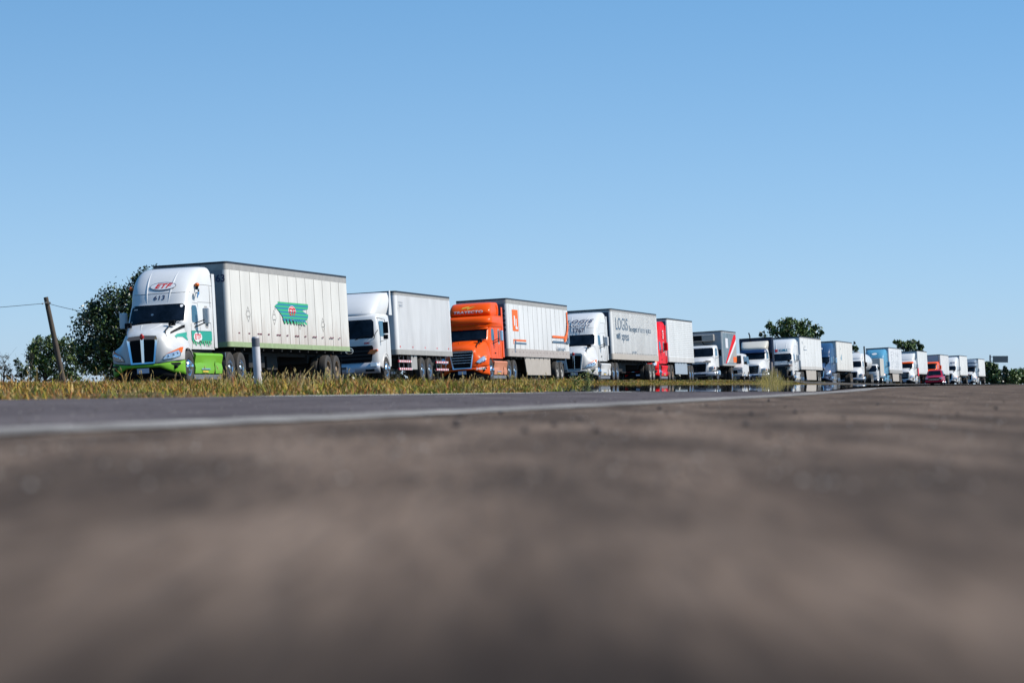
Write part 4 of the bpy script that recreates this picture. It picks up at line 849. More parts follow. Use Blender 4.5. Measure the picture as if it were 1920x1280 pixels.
# -- 7: white with blue visor, dark box
r = truck('box_truck', 'white bonneted truck with dark blue sun visor, dark navy box and thin exhaust pipe above')
bo = van(r, .4, H=3.45, zb=1.1, bm=mat('navy_box', (.012, .02, .055), .4, noise=.1), style='plain', axles=None, legs=False, lowh=.06, toph=.04, top=M['dark'], low=M['dark'])
cab, gx = small_conv(r, M['white'], .1)
v = MB(); cab.front_patch(v, .95, .92, 2.2, 2.44, off=.12, r=.03, nz=4); v.build('sun_visor', mat('navy_visor', (.02, .05, .14), .3), r, smooth=60, solid=.04)
Cab([(2.5, 1.75, .35, .9, .95, .6), (2.65, 1.75, .3, .95, 1.0, .6), (2.85, 1.5, .35, .98, 1.03, .6), (3.05, 1.15, .35, 1.0, 1.05, .6), (3.15, .9, .2, .95, 1.0, .6)]).shell().build('roof_deflector', mat('cream_paint', (.72, .66, .55), .4, coat=.3), r, smooth=40)
MB().tube([(.35, -.4, 2.4), (.35, -.4, 3.6), (.42, -.46, 3.85)], .05, 8).build('exhaust_stack', M['black'], r)
c = MB(); c.box(-3.2, 2.8, .36, .45, .62, .9); c.box(-3.2, 2.8, -.45, -.36, .62, .9); c.build('chassis', M['under'], r, smooth=0)
for y in (1.24, -1.24): wheel(r, -2.3, y, 'dual', 'alu')
place(r, 20.2, 256)
# -- 8: white with bonnet up
r = truck('semi_truck', 'white sleeper truck with dark open engine bay behind the tall grass clump, plain white trailer')
bo = van(r, 16.2, bm=vanmat('white_f', (.80, .80, .78), .2), style='plain', axles=(-13.2, -14.5), lowh=.25, toph=.08, low=vanmat('white_g', (.66, .64, .6), .3), skirt=(-3.6, -11.5), rim='whiterim')
cab, D = conv(r, dict(body=M['white'], roof='aero', open_hood=True, low=M['white'], det=2))
decal('lettering', [(poly2d([(-.5, 2.78), (-.5, 3.0), (-.28, 3.0), (-.28, 2.78)]), M['redt']), (move2d(text2d('C.M.I.', .24, .1, .012, 1.3), .2, 2.9), M['tblue'])], lambda u, v, l: cab.front(u, v, .012), r, .1)
decal('faint_lettering', [(move2d(text2d('CAJA', .3), 1.3, 3.55), M['grey_decal']), (move2d(text2d('SIETE', .24), 3.2, 3.2), M['grey_decal']), (rect2d(2.0, 4.4, 2.9, 2.95), M['grey_decal']), (rect2d(2.0, 2.1, 2.9, 3.2), M['grey_decal']), (move2d(text2d('2 3 8', .2), 4.1, 2.6), M['grey_decal'])], flat_side(0, 0, 1.302), bo, 9)
place(r, 25.3, 290)
# -- 9: dark blue
r = truck('semi_truck', 'dark blue truck with rounded sleeper and cream-white trailer bearing small blue marks')
bo = van(r, 14.3, bm=vanmat('cream', (.78, .76, .71), .25), style='plain', axles=(-12.0, -13.2), lowh=.1, toph=.05, rim='rusty')
cab, D = conv(r, dict(body=M['blue'], roof='aero', grille='bars', gframe=M['black'], low=M['blue'], skirt=M['steelgrey'], visor=M['blue'], mirmat=M['alu']))
decal('lettering', [(move2d(text2d('RUTA', .22, .2, .012, 1.3), -.1, 3.35), M['whitet'])], lambda u, v, l: cab.front(u, v, .012), r, .1)
decal('blue_marks', [(move2d(text2d('HV', .3), 3.2, 3.35), M['tblue']), (poly2d([(2.8, 2.4), (3.8, 2.9), (3.6, 2.2)]), M['tblue']), (move2d(text2d('1 0 4', .2), 3.5, 1.95), M['grey_decal'])], flat_side(0, 0, 1.302), bo, 9)
place(r, 31.2, 318)
# -- 10: white tank truck with tall stack
r = truck('tank_truck', 'white tank truck with a tall black exhaust stack, behind the cream-white trailer')
tk = MB(); prof = [(0, .6), (.9, .55), (1.15, .2), (1.2, 0), (1.2, -6.0), (1.1, -6.3), (0, -6.4)]
tk.add([], []); rows = [[(y-.4, rr*math.cos(a), 2.25+rr*.85*math.sin(a)) for a in np.linspace(0, 2*math.pi, 25)[:-1]] for rr, y in prof]
tk.grid(rows, close=True); tko = tk.build('tank', M['white'], r, smooth=50)
t = MB()
for x in (-1.2, -3.4, -5.6): t.grid([[(x+q-.4, 1.215*math.cos(a), 2.25+1.03*math.sin(a)) for a in np.linspace(0, 2*math.pi, 25)[:-1]] for q in (0, .08)], close=True)
t.build('tank_band', M['steelgrey'], tko); MB().lathe([(.3, 0), (.3, .2), (0, .22)], 14).build('manhole', M['rail'], tko, loc=(-2.5, 0, 3.2)).rotation_euler = (R(90), 0, 0)
cab, gx = small_conv(r, M['white'], .35)
Cab([(2.5, 2.0, .35, .9, .95, .9), (2.75, 1.9, .35, .93, .98, .9), (3.05, 1.5, .35, .93, .98, .9), (3.15, 1.2, .2, .85, .9, .9)]).shell().build('roof_deflector', M['white'], r, smooth=40)
MB().tube([(.55, 1.1, 1.0), (.55, 1.1, 3.7), (.5, 1.1, 3.85)], .075, 10).build('exhaust_stack', M['under'], r)
c = MB(); c.box(-6.8, 2.8, .36, .45, .62, .95); c.box(-6.8, 2.8, -.45, -.36, .62, .95); c.box(-6.4, 0, -.8, .8, .95, 1.3); c.build('chassis', M['under'], r, smooth=0)
for x in (-4.4, -5.7):
    for y in (1.24, -1.24): wheel(r, x, y, 'dual', 'whiterim')
place(r, 36.7, 343)
# -- 11: light blue
r = truck('semi_truck', 'light blue truck with an oval white emblem on its roof and white trailer')
bo = van(r, 15.8, bm=vanmat('white_h', (.78, .79, .80), .2), style='plain', axles=(-12.9, -14.2), lowh=.35, toph=.05, skirt=(-3.2, -11.5), low=M['rail'])
cab, D = conv(r, dict(body=M['lblue'], roof='aero', grille='twin', low=M['lblue'], skirt=M['lblue'], det=2, redbadge=False))
decal('oval_emblem', [(ell2d(.42, .17, 28, -.05, 3.38), M['tblue']), (ell2d(.30, .11, 28, -.05, 3.38), M['whitet'])], lambda u, v, l: cab.front(u, v, .012+.004*l), r, .1)
rg = random.Random(5)
decal('stippled_marks', [(rect2d(1.0+rg.random()*8, 0, 0, 0), M['tblue'])][:0]+[((lambda a, z: rect2d(a, a+.35, z, z+.07))(1.0+rg.random()*10, 1.9+rg.random()*1.7), M['grey_decal']) for _ in range(40)], flat_side(0, 0, 1.302), bo, 9)
place(r, 42.3, 372)
# -- 12: white with grey roof
r = truck('semi_truck', 'white truck with orange marker lights, white trailer, behind the light blue truck')
bo = van(r, 14.2, bm=vanmat('white_i', (.76, .77, .76), .2), style='plain', axles=(-12.0, -13.2), lowh=.1, toph=.05)
cab, D = conv(r, dict(body=M['white'], roof='mid', grille='bars', low=M['white'], gframe=M['chrome'], visor=M['orange']))
Cab([(2.9, 3.1, .35, .95, 1.0, 1.6), (3.1, 3.0, .4, 1.0, 1.05, 1.6), (3.5, 2.6, .5, 1.05, 1.1, 1.6), (3.75, 2.2, .4, 1.0, 1.1, 1.6)]).shell().build('roof_deflector', M['white'], r, smooth=40)
MB().box(-.3, .9, 1.22, 1.3, 1.0, 2.2).build('red_panel', M['red'], r, bevel=.03)
place(r, 49.75, 407)
# -- 13 (orange cab), 14, 15
r = truck('semi_truck', 'orange-cabbed truck half hidden behind the red pickup, pale trailer')
bo = van(r, 14.0, H=3.9, bm=vanmat('white_j', (.76, .75, .74), .2), style='plain', axles=(-12.0, -13.2), lowh=.1, toph=.05)
conv(r, dict(body=M['orange'], roof='mid', grille='bars', low=M['orange'], det=1, stack=3.7))
place(r, 56.4, 437)
r = truck('semi_truck', 'white truck with two dark roof slots, second from the far end of the queue')
bo = van(r, 15.0, bm=vanmat('white_k', (.80, .80, .78), .2), style='plain', axles=(-12.7, -14), lowh=.1, toph=.05, rim='whiterim')
cab, D = conv(r, dict(body=M['white'], roof='aero', grille='twin', low=M['white'], det=2, dx=-.1, stack=3.6))
decal('roof_slots', [(rect2d(-.75, -.12, 3.02, 3.14), M['navy']), (rect2d(.12, .8, 3.02, 3.14), M['navy'])], lambda u, v, l: cab.front(u, v, .012), r, .1)
place(r, 63.9, 474)
r = truck('semi_truck', 'white truck with grey-blue roof at the far end of the queue beside the sign')
bo = van(r, 15.0, H=4.0, bm=vanmat('white_l', (.80, .80, .78), .2), style='plain', axles=(-12.7, -14), lowh=.1, toph=.05, rim='whiterim')
cab, D = conv(r, dict(body=M['white'], roof='tier', roofmat=mat('grey_blue_paint', (.2, .26, .33), .5), cabmat=mat('grey_blue_paint', (.2, .26, .33), .5), grille='twin', low=M['white'], det=2, visor=M['black']))
place(r, 73.0, 520)
# ------------------------------------------------------------------ smaller vehicles among the trucks
def car_body(prof, hw, tumble, z0, name, mt, parent, crown=.03):
    """prof: list of (x, z) of the top outline, front to rear; body side walls with tumblehome above the belt"""
    rows = []
    for x, z, belt in prof:
        w_ = hw*(1-.10*max(0, (abs(x-prof[len(prof)//2][0])-1.6))**1.2)
        zt = z; zb_ = min(belt, zt)
        ti = tumble*max(0, zt-zb_)
        rows.append([(x, w_*.96, z0), (x, w_, z0+.18), (x, w_, z0+.3), (x, w_*.99, zb_), (x, w_-ti-.03, zt-.05 if zt > zb_+.05 else zt-.02), (x, (w_-ti)*.85, zt), (x, 0, zt+crown)])
    rows = [[tuple(p) for p in r_]+[(p[0], -p[1], p[2]) for p in r_[-2::-1]] for r_ in rows]
    mb = MB(); mb.grid(rows); mb.add(rows[0], [tuple(range(len(rows[0])))]); mb.add(rows[-1], [tuple(range(len(rows[-1])))[::-1]])
    return mb.build(name, mt, parent, smooth=35)
def pickup(root, body):
    pr = [(2.75, .80, .8), (2.7, .98, .95), (2.4, 1.06, .98), (1.3, 1.16, 1.08), (1.1, 1.2, 1.1), (.45, 1.72, 1.1), (.2, 1.8, 1.1), (-1.0, 1.8, 1.1), (-1.15, 1.72, 1.1), (-1.25, 1.15, 1.1), (-2.6, 1.12, 1.1), (-2.7, 1.1, 1.08)]
    car_body(pr, .95, .30, .42, 'body', body, root)
    MB().add([(1.16, -.74, 1.2), (1.16, .74, 1.2), (.50, .62, 1.715), (.50, -.62, 1.715)], [(0, 1, 2, 3)]).build('windscreen', M['glass'], root, smooth=0)
    for sd in (1, -1):
        MB().add([(.95, sd*.955, 1.16), (-1.05, sd*.955, 1.16), (-1.0, sd*.80, 1.68), (.40, sd*.80, 1.68)], [(0, 1, 2, 3)]).build('side_window', M['glass'], root, smooth=0)
        MB().box(2.6, 2.76, sd*.62, sd*.92, .78, .94).build('headlight', M['lens'], root, bevel=.03)
        MB().box(1.0, 1.1, sd*.97, sd*1.15, 1.1, 1.3).build('side_mirror', M['black'], root, bevel=.03)
        for x in (1.75, -1.65): wheel(root, x, sd*.95, 'front', 'alu', .39)
    MB().box(2.72, 2.8, -.6, .6, .58, .95).build('grille', M['black'], root, bevel=.02)
    for z in (.68, .8): MB().box(2.79, 2.82, -.58, .58, z, z+.03).build('grille_bar', M['chrome'], root, smooth=0)
    b = MB(); b.box(2.68, 2.88, -.94, .94, .42, .60); b.build('bumper', body, root, bevel=.04)
    MB().box(-2.6, 2.6, -.6, .6, .28, .5).build('underbody', M['under'], root, smooth=0)
r = truck('pickup_truck', 'red pickup with dark grille beside the orange-cabbed truck', 'pickup', None)
pickup(r, M['crimson']); place(r, 47.9, 368, dz=-.20); r.location.x += .2
r = truck('van', 'white compact van with dark side windows beside the navy box truck', 'van', None)
pr = [(2.2, .70, .7), (2.15, .95, .92), (1.5, 1.12, 1.05), (1.35, 1.2, 1.08), (.7, 1.85, 1.08), (.45, 1.95, 1.08), (-2.2, 1.93, 1.08), (-2.35, 1.8, 1.08), (-2.4, 1.1, 1.0)]
car_body(pr, .88, .14, .3, 'body', M['white'], r)
MB().add([(1.36, -.7, 1.24), (1.36, .7, 1.24), (.76, .62, 1.82), (.76, -.62, 1.82)], [(0, 1, 2, 3)]).build('windscreen', M['glass'], r, smooth=0)
for sd in (1, -1):
    MB().add([(1.05, sd*.89, 1.2), (-.1, sd*.89, 1.2), (-.1, sd*.80, 1.75), (.62, sd*.80, 1.75)], [(0, 1, 2, 3)]).build('side_window', M['glass'], r, smooth=0)
    MB().add([(-.3, sd*.89, 1.2), (-1.9, sd*.89, 1.2), (-1.9, sd*.80, 1.75), (-.3, sd*.80, 1.75)], [(0, 1, 2, 3)]).build('side_window', M['glass'], r, smooth=0)
    MB().box(2.05, 2.2, sd*.55, sd*.85, .68, .84).build('headlight', M['lens'], r, bevel=.03)
    MB().box(1.05, 1.15, sd*.9, sd*1.08, 1.15, 1.35).build('side_mirror', M['black'], r, bevel=.03)
    for x in (1.4, -1.4): wheel(r, x, sd*.88, 'front', 'alu', .32)
MB().box(2.17, 2.24, -.5, .5, .45, .75).build('grille', M['black'], r, bevel=.02)
MB().box(2.12, 2.26, -.86, .86, .3, .5).build('bumper', M['white'], r, bevel=.04)
place(r, 17.6, 243.5, dz=.1)
r = truck('delivery_truck', 'small white delivery truck with dark windscreen in front of the light blue truck', 'truck', None)
S = Cab([(.5, 1.75, .25, .86, .88, .2), (1.0, 1.8, .25, .88, .9, .2), (1.4, 1.75, .25, .88, .9, .2), (2.0, 1.5, .25, .82, .86, .2), (2.12, 1.3, .25, .75, .8, .25), (2.15, 1.0, .2, .65, .7, .3)])
S.shell().build('cab', M['white'], r, smooth=40)
g = MB(); S.front_patch(g, .78, .74, 1.35, 2.0, r=.1); g.build('windscreen', M['glass'], r, smooth=60)
MB().box(-4.3, 0, -1.05, 1.05, .85, 2.75).build('cargo_box', mat('beige_box', (.55, .52, .46), .6, noise=.1), r, bevel=.03)
for sd in (1, -1):
    g = MB(); S.side_patch(g, .6, 1.35, 1.4, 1.95, sd=sd, r=.07); g.build('side_window', M['bglass'], r, smooth=60)
    MB().box(1.7, 1.8, sd*.5, sd*.8, .78, .95).build('headlight', M['lens'], r, bevel=.03)
    MB().box(1.5, 1.58, sd*.95, sd*1.12, 1.5, 1.85).build('side_mirror', M['black'], r, bevel=.02)
    wheel(r, 1.0, sd*.85, 'front', 'alu', .38); wheel(r, -3.1, sd*.95, 'front', 'alu', .38)
MB().box(1.78, 1.84, -.35, .35, .7, .95).build('grille', M['black'], r, bevel=.02)
MB().box(1.7, 1.86, -.86, .86, .42, .6).build('bumper', M['bumperW'], r, bevel=.04)
MB().box(-4.2, 1.5, -.4, .4, .45, .8).build('chassis', M['under'], r, smooth=0)
place(r, 39.8, 357)
# ------------------------------------------------------------------ roadside posts, sign, pole and wire
postm = mat('weathered_white_post', (.58, .56, .58), .6, noise=.15, nscale=4)
def post(loc, label, m, tilt, h=1.0, r_=.078):
    mb = MB(); mb.lathe([(r_, -.35), (r_, h-.03), (r_-.012, h), (0, h+.004)], 24); vs = [(v[0], -v[2], v[1]) for v in mb.v]; mb.v = vs
    o = mb.build('marker_post', m, None, smooth=40); o.location = loc; o.rotation_euler = (0, R(-tilt), 0)
    tag(o, label, 'post', 'roadside marker posts'); return o
s_, d_ = SD(-5.02, 66.0)
p0 = post((-5.02, 66.0, float(ground_z(s_, d_))), 'thick pale roadside post leaning left in the grass before the first trailer', postm, 3.6)
sv_ = MB(); sv_.lathe([(.0795, .80), (.0795, .97)], 24); sv_.v = [(v[0], -v[2], v[1]) for v in sv_.v]; sv_.build('top_band', mat('grey_band', (.16, .16, .18), .6), p0, smooth=40)
s_, d_ = SD(10.75, 138.0)
post((10.75, 138.0, float(ground_z(s_, d_))), 'dull brown roadside post in the tall grass clump', mat('brown_post', (.20, .16, .15), .7, noise=.2), 1.5, 1.0, .07)
sg = empty('road_sign', (100.4, 700, -.1)); tag(sg, 'blank-backed rectangular road sign on a tall single post past the last truck', 'road sign')
MB().box(-.16, .16, -.12, .12, 0, 6.3).build('sign_post', M['steelgrey'], sg, bevel=.02)
MB().box(.16, .6, -.06, .06, 5.85, 5.97).box(.16, .6, -.06, .06, 4.9, 5.02).build('bracket', M['steelgrey'], sg, smooth=0)
MB().box(.55, 3.75, -.06, .0, 4.72, 6.1).build('sign_panel', mat('sign_back', (.11, .14, .16), .6, noise=.1), sg, smooth=0)
wood = mat('weathered_wood', (.10, .075, .055), .9, noise=.35, nscale=6, stretch=(3, 3, .4), bump=.6, bscale=8)
up = empty('utility_pole', (-24.1, 180, -.35)); tag(up, 'short leaning wooden utility pole left of the first truck', 'utility pole')
MB().tube([(0, 0, 0), (-.55, 0, 2.6), (-1.08, 0, 5.12)], [.15, .145, .125], 12).build('pole_shaft', wood, up)
MB().tube([(-1.12, -.2, 4.80), (-.98, -.2, 4.83)], .03, 6).tube([(-.86, -.16, 4.80), (-.80, -.16, 4.84)], .05, 8).tube([(-1.2, -.16, 4.76), (-1.26, -.16, 4.78)], .045, 8).build('insulator', M['rail'], up)
def wire(name, p, q, sag, label):
    P_, Q_ = Vector(p), Vector(q); pts = [P_.lerp(Q_, t)-Vector((0, 0, sag*4*t*(1-t))) for t in np.linspace(0, 1, 24)]
    o = MB().tube(pts, .014, 5).build(name, mat('wire', (.03, .03, .03), .6), None); tag(o, label, 'wire'); return o
wire('overhead_wire', (-25.25, 179.8, 4.43), (-40, 184, 3.8), .15, 'thin overhead wire running left from the wooden pole')
wire('overhead_wire', (-25.0, 179.8, 4.42), (-19.0, 168, 3.4), .12, 'thin overhead wire running from the wooden pole into the big dark tree')
# ------------------------------------------------------------------ trees
def at(px, py, Y): return ((px-960)/6250*Y, Y, .08+(720-py)/6250*Y)
leafD = mat('leaf_dark', (.022, .040, .014), .4, noise=.3, nscale=1.5, spec=.6); leafM = mat('leaf_mid', (.095, .160, .035), .5, noise=.3, nscale=1.5)
leafL = mat('leaf_light', (.13, .19, .045), .5, noise=.3, nscale=1.5); leafY = mat('leaf_yellow_green', (.20, .26, .05), .5)
leafG = mat('leaf_grey', (.10, .085, .06), .7); bark = mat('bark', (.06, .045, .032), .95, noise=.4, nscale=4)
def tree(name, label, blobs, Y, base, leaf, n, mats=(leafD, leafM, leafL), wts=(.5, .35, .15), depth=1.0, seed=1, trunk=.12, group='roadside trees', limbs=True, tight=.42, root_z=None, twigs=0):
    """blobs: (px, py, rx px, ry px); leaf size in metres"""
    rg = np.random.default_rng(seed); k = Y/6250
    bx_ = (base[0]-960)*k; bz = .08+(720-base[1])*k if root_z is None else root_z
    o = empty(name, (bx_, Y, bz)); tag(o, label, 'tree', group)
    B = [((b[0]-960)*k-bx_, rg.uniform(-.35, .35)*b[2]*k*depth, .08+(720-b[1])*k-bz, b[2]*k, b[3]*k) for b in blobs]
    area = np.array([b[3]*b[4] for b in B]); area = area/area.sum()
    V = []; F = []; MI = []
    t = MB()
    for bi, b in enumerate(B):
        nb = int(n*area[bi]); nc = max(6, int(nb/26))
        dirs = rg.normal(size=(nc, 3)); dirs /= np.linalg.norm(dirs, axis=1)[:, None]; rad = rg.uniform(.25, 1.0, nc)**.45
        C_ = np.stack([b[0]+dirs[:, 0]*rad*b[3], b[1]+dirs[:, 1]*rad*b[3]*depth*.9, b[2]+dirs[:, 2]*rad*b[4]], 1)
        tone = rg.choice(3, nc, p=wts)
        for ci in range(nc):
            m_ = 26; r0 = min(b[3], b[4])*tight*rg.uniform(.5, 1.1)
            p = C_[ci]+rg.normal(size=(m_, 3))*r0*.55
            ax = rg.normal(size=(m_, 3)); ax /= np.linalg.norm(ax, axis=1)[:, None]; ax[:, 2] -= .3
            bb = np.cross(ax, rg.normal(size=(m_, 3))); bb /= np.linalg.norm(bb, axis=1)[:, None]
            L_ = leaf*rg.uniform(.7, 1.3, m_)[:, None]
            a0 = p-ax*L_*.5; a1 = p+bb*L_*.26; a2 = p+ax*L_*.5; a3 = p-bb*L_*.26
            s0 = len(V)//1
            for q in range(m_):
                if p[q, 2] < .05: continue
                i0 = len(V); V.extend((a0[q], a1[q], a2[q], a3[q])); F.append((i0, i0+1, i0+2, i0+3)); MI.append(int(tone[ci]) if rg.random() > .2 else int(rg.integers(3)))
        if limbs:
            st = (0, 0, min(b[2]*.35, .5)); mid = (b[0]*.45, b[1]*.4, b[2]*.62)
            t.tube(dense([st, mid, (b[0], b[1], b[2])], 4), list(np.linspace(trunk*.62, trunk*.12, 9)), 7)
            for _ in range(3+twigs):
                d3 = rg.normal(size=3)*np.array([b[3], b[3], b[4]])*.7; t.tube([(b[0]*.8, b[1]*.8, b[2]*.9), (b[0]+d3[0], b[1]+d3[1], b[2]+d3[2])], [trunk*.16, trunk*.04], 5)
    zt = max(b[2] for b in B)
    t.tube(dense([(0, 0, -.4), (rg.uniform(-.05, .05), 0, zt*.2), (rg.uniform(-.1, .1), 0, zt*.55)], 4), list(np.linspace(trunk, trunk*.6, 9)), 10)
    me = bpy.data.meshes.new('crown'); me.from_pydata([tuple(map(float, v)) for v in V], [], F)
    for m in mats: me.materials.append(m)
    me.polygons.foreach_set('material_index', MI); link(bpy.data.objects.new('crown', me), o)
    t.build('trunk', bark, o, smooth=60); return o
tree('leafy_tree', 'large dark leathery-leaved tree behind the white and green truck', [(185, 620, 48, 45), (230, 580, 44, 40), (262, 545, 34, 30), (215, 650, 62, 50), (180, 672, 42, 30), (250, 625, 55, 60), (290, 600, 50, 60), (190, 585, 28, 22), (270, 680, 70, 38), (285, 525, 28, 24), (240, 700, 60, 20)], 150, (235, 722), .15, 30000, seed=3, trunk=.2, wts=(.70, .20, .10), depth=.8)
tree('leafy_tree', 'mid green bushy tree behind the leaning wooden pole', [(80, 655, 28, 22), (120, 650, 24, 16), (70, 690, 16, 26), (105, 690, 20, 28), (138, 665, 22, 20), (140, 700, 20, 18), (62, 665, 14, 22), (95, 640, 20, 10)], 200, (85, 722), .15, 9500, seed=5, mats=(leafD, leafM, leafY), wts=(.22, .42, .36), trunk=.12)
tree('small_tree', 'sparse small tree left of the leaning wooden pole', [(40, 690, 14, 18), (52, 700, 12, 14), (22, 705, 9, 14), (34, 680, 8, 10)], 170, (40, 722), .10, 1500, seed=7, wts=(.7, .25, .05), trunk=.05, tight=.35, twigs=4)
tree('bare_tree', 'nearly leafless grey shrub tree at the left edge', [(8, 675, 12, 16), (5, 695, 12, 12), (16, 690, 8, 12), (-8, 685, 14, 18)], 170, (8, 722), .07, 260, seed=8, mats=(leafG, leafG, leafD), trunk=.045, tight=.4, twigs=14)
tree('bare_tree', 'thin bare twiggy shrub between the sparse tree and the bushy tree', [(56, 680, 6, 20), (60, 668, 5, 10)], 172, (57, 722), .07, 120, seed=18, mats=(leafG, leafG, leafD), trunk=.035, tight=.4, twigs=10)
tree('broad_tree', 'broad dark green tree rising behind the white trailer of the open-bonnet truck', [(1462, 618, 22, 14), (1480, 605, 20, 9), (1512, 612, 20, 12), (1530, 624, 12, 8), (1495, 625, 34, 14), (1447, 612, 9, 8), (1500, 650, 34, 22), (1470, 655, 20, 20)], 372, (1492, 724), .30, 7000, seed=9, trunk=.35, wts=(.12, .43, .45), tight=.55)
tree('small_tree', 'small round treetop above the navy box truck', [(1432, 626, 8, 6), (1433, 650, 9, 20)], 378, (1433, 724), .25, 900, seed=10, trunk=.12)
tree('small_tree', 'small tree to the right of the cream-white trailer', [(1598, 650, 9, 11), (1605, 655, 5, 6), (1598, 680, 9, 22)], 400, (1598, 724), .28, 1200, seed=11, trunk=.12)
tree('flat_topped_tree', 'flat-topped spreading tree above the trailers behind the light blue truck', [(1690, 642, 14, 4), (1708, 645, 16, 6), (1728, 650, 9, 4), (1700, 650, 18, 6), (1722, 656, 12, 4), (1680, 641, 7, 3), (1716, 640, 8, 3), (1705, 662, 18, 5)], 470, (1704, 724), .32, 3200, seed=12, trunk=.3, wts=(.2, .45, .35), tight=.6)
tree('leafy_tree', 'dense green tree right behind the sign post', [(1856, 690, 9, 11), (1866, 694, 8, 11), (1850, 706, 9, 12), (1864, 710, 10, 10), (1848, 686, 4, 8), (1872, 704, 5, 12)], 640, (1859, 724), .6, 5200, seed=13, trunk=.3)
tree('conical_tree', 'dark conical tree right of the sign', [(1885, 700, 6, 9), (1885, 712, 8, 9), (1884, 692, 3.5, 5)], 800, (1885, 723), .6, 2600, seed=14, mats=(leafD, leafD, leafM), trunk=.3)
for i, (px, py, rx, ry) in enumerate(((1900, 702, 9, 9), (1914, 703, 11, 10), (1930, 700, 10, 12), (1895, 712, 10, 8), (1874, 714, 7, 6))):
    tree('distant_tree', ['first rounded distant tree right of the dark conical one', 'rounded distant tree near the right edge', 'distant tree cut by the right edge', 'low distant bush under the rounded trees', 'low distant bush between the sign tree and the conical tree'][i], [(px, py, rx, ry), (px+3, py+7, rx, ry*.8)], 860+i*6, (px, 723), .8, 1500, seed=20+i, mats=(leafM, leafL, leafM) if i != 4 else (leafM, leafM, leafD), trunk=.3, group='distant trees', tight=.6)
# ------------------------------------------------------------------ grass verge
def blades(name, label, pts, hts, wid, cols, lean=.35, kind='stuff', seed=2, seg=2):
    """pts (n, 3) base, hts, wid, cols (n, 3); every blade a tapered bent strip"""
    rg = np.random.default_rng(seed); n = len(pts)
    ang = rg.uniform(0, 2*np.pi, n); la = rg.uniform(0, 2*np.pi, n); lr = rg.uniform(.1, 1, n)*lean*hts
    wx = np.cos(ang)*wid; wy = np.sin(ang)*wid
    V = np.zeros((n, 5, 3)); p = pts
    V[:, 0] = p-np.stack([wx, wy, 0*wx], 1)*.5; V[:, 1] = p+np.stack([wx, wy, 0*wx], 1)*.5
    mid = p+np.stack([np.cos(la)*lr*.35, np.sin(la)*lr*.35, hts*.6], 1)
    V[:, 2] = mid+np.stack([wx, wy, 0*wx], 1)*.42; V[:, 3] = mid-np.stack([wx, wy, 0*wx], 1)*.42
    V[:, 4] = p+np.stack([np.cos(la)*lr, np.sin(la)*lr, hts], 1)
    me = bpy.data.meshes.new(name); me.vertices.add(n*5); me.vertices.foreach_set('co', V.reshape(-1))
    base = (np.arange(n)*5)[:, None]
    loops = np.concatenate([base+np.array([0, 1, 2, 3]), base+np.array([3, 2, 4])], 1).reshape(-1)
    me.loops.add(n*7); me.loops.foreach_set('vertex_index', loops)
    st = np.stack([np.arange(n)*7, np.arange(n)*7+4], 1).reshape(-1)
    me.polygons.add(n*2); me.polygons.foreach_set('loop_start', st)
    me.update(calc_edges=True); me.validate()
    ca = me.color_attributes.new('blade_colour', 'FLOAT_COLOR', 'POINT')
    c4 = np.ones((n, 5, 4)); c4[:, :, :3] = cols[:, None, :]; ca.data.foreach_set('color', c4.reshape(-1))
    me.materials.append(grassmat); o = bpy.data.objects.new(name, me); link(o); tag(o, label, 'grass', None, kind); return o
grassmat = bpy.data.materials.new('grass_blades'); grassmat.use_nodes = True; nt = grassmat.node_tree; b = nt.nodes['Principled BSDF']
vc = nt.nodes.new('ShaderNodeVertexColor'); vc.layer_name = 'blade_colour'; nt.links.new(vc.outputs[0], b.inputs['Base Color']); b.inputs['Roughness'].default_value = .7
b.inputs['Specular IOR Level'].default_value = .2
PAL = np.array([(.52, .28, .06), (.40, .15, .04), (.62, .45, .19), (.24, .26, .025), (.11, .17, .015), (.28, .10, .03), (.50, .34, .05), (.05, .08, .01)])
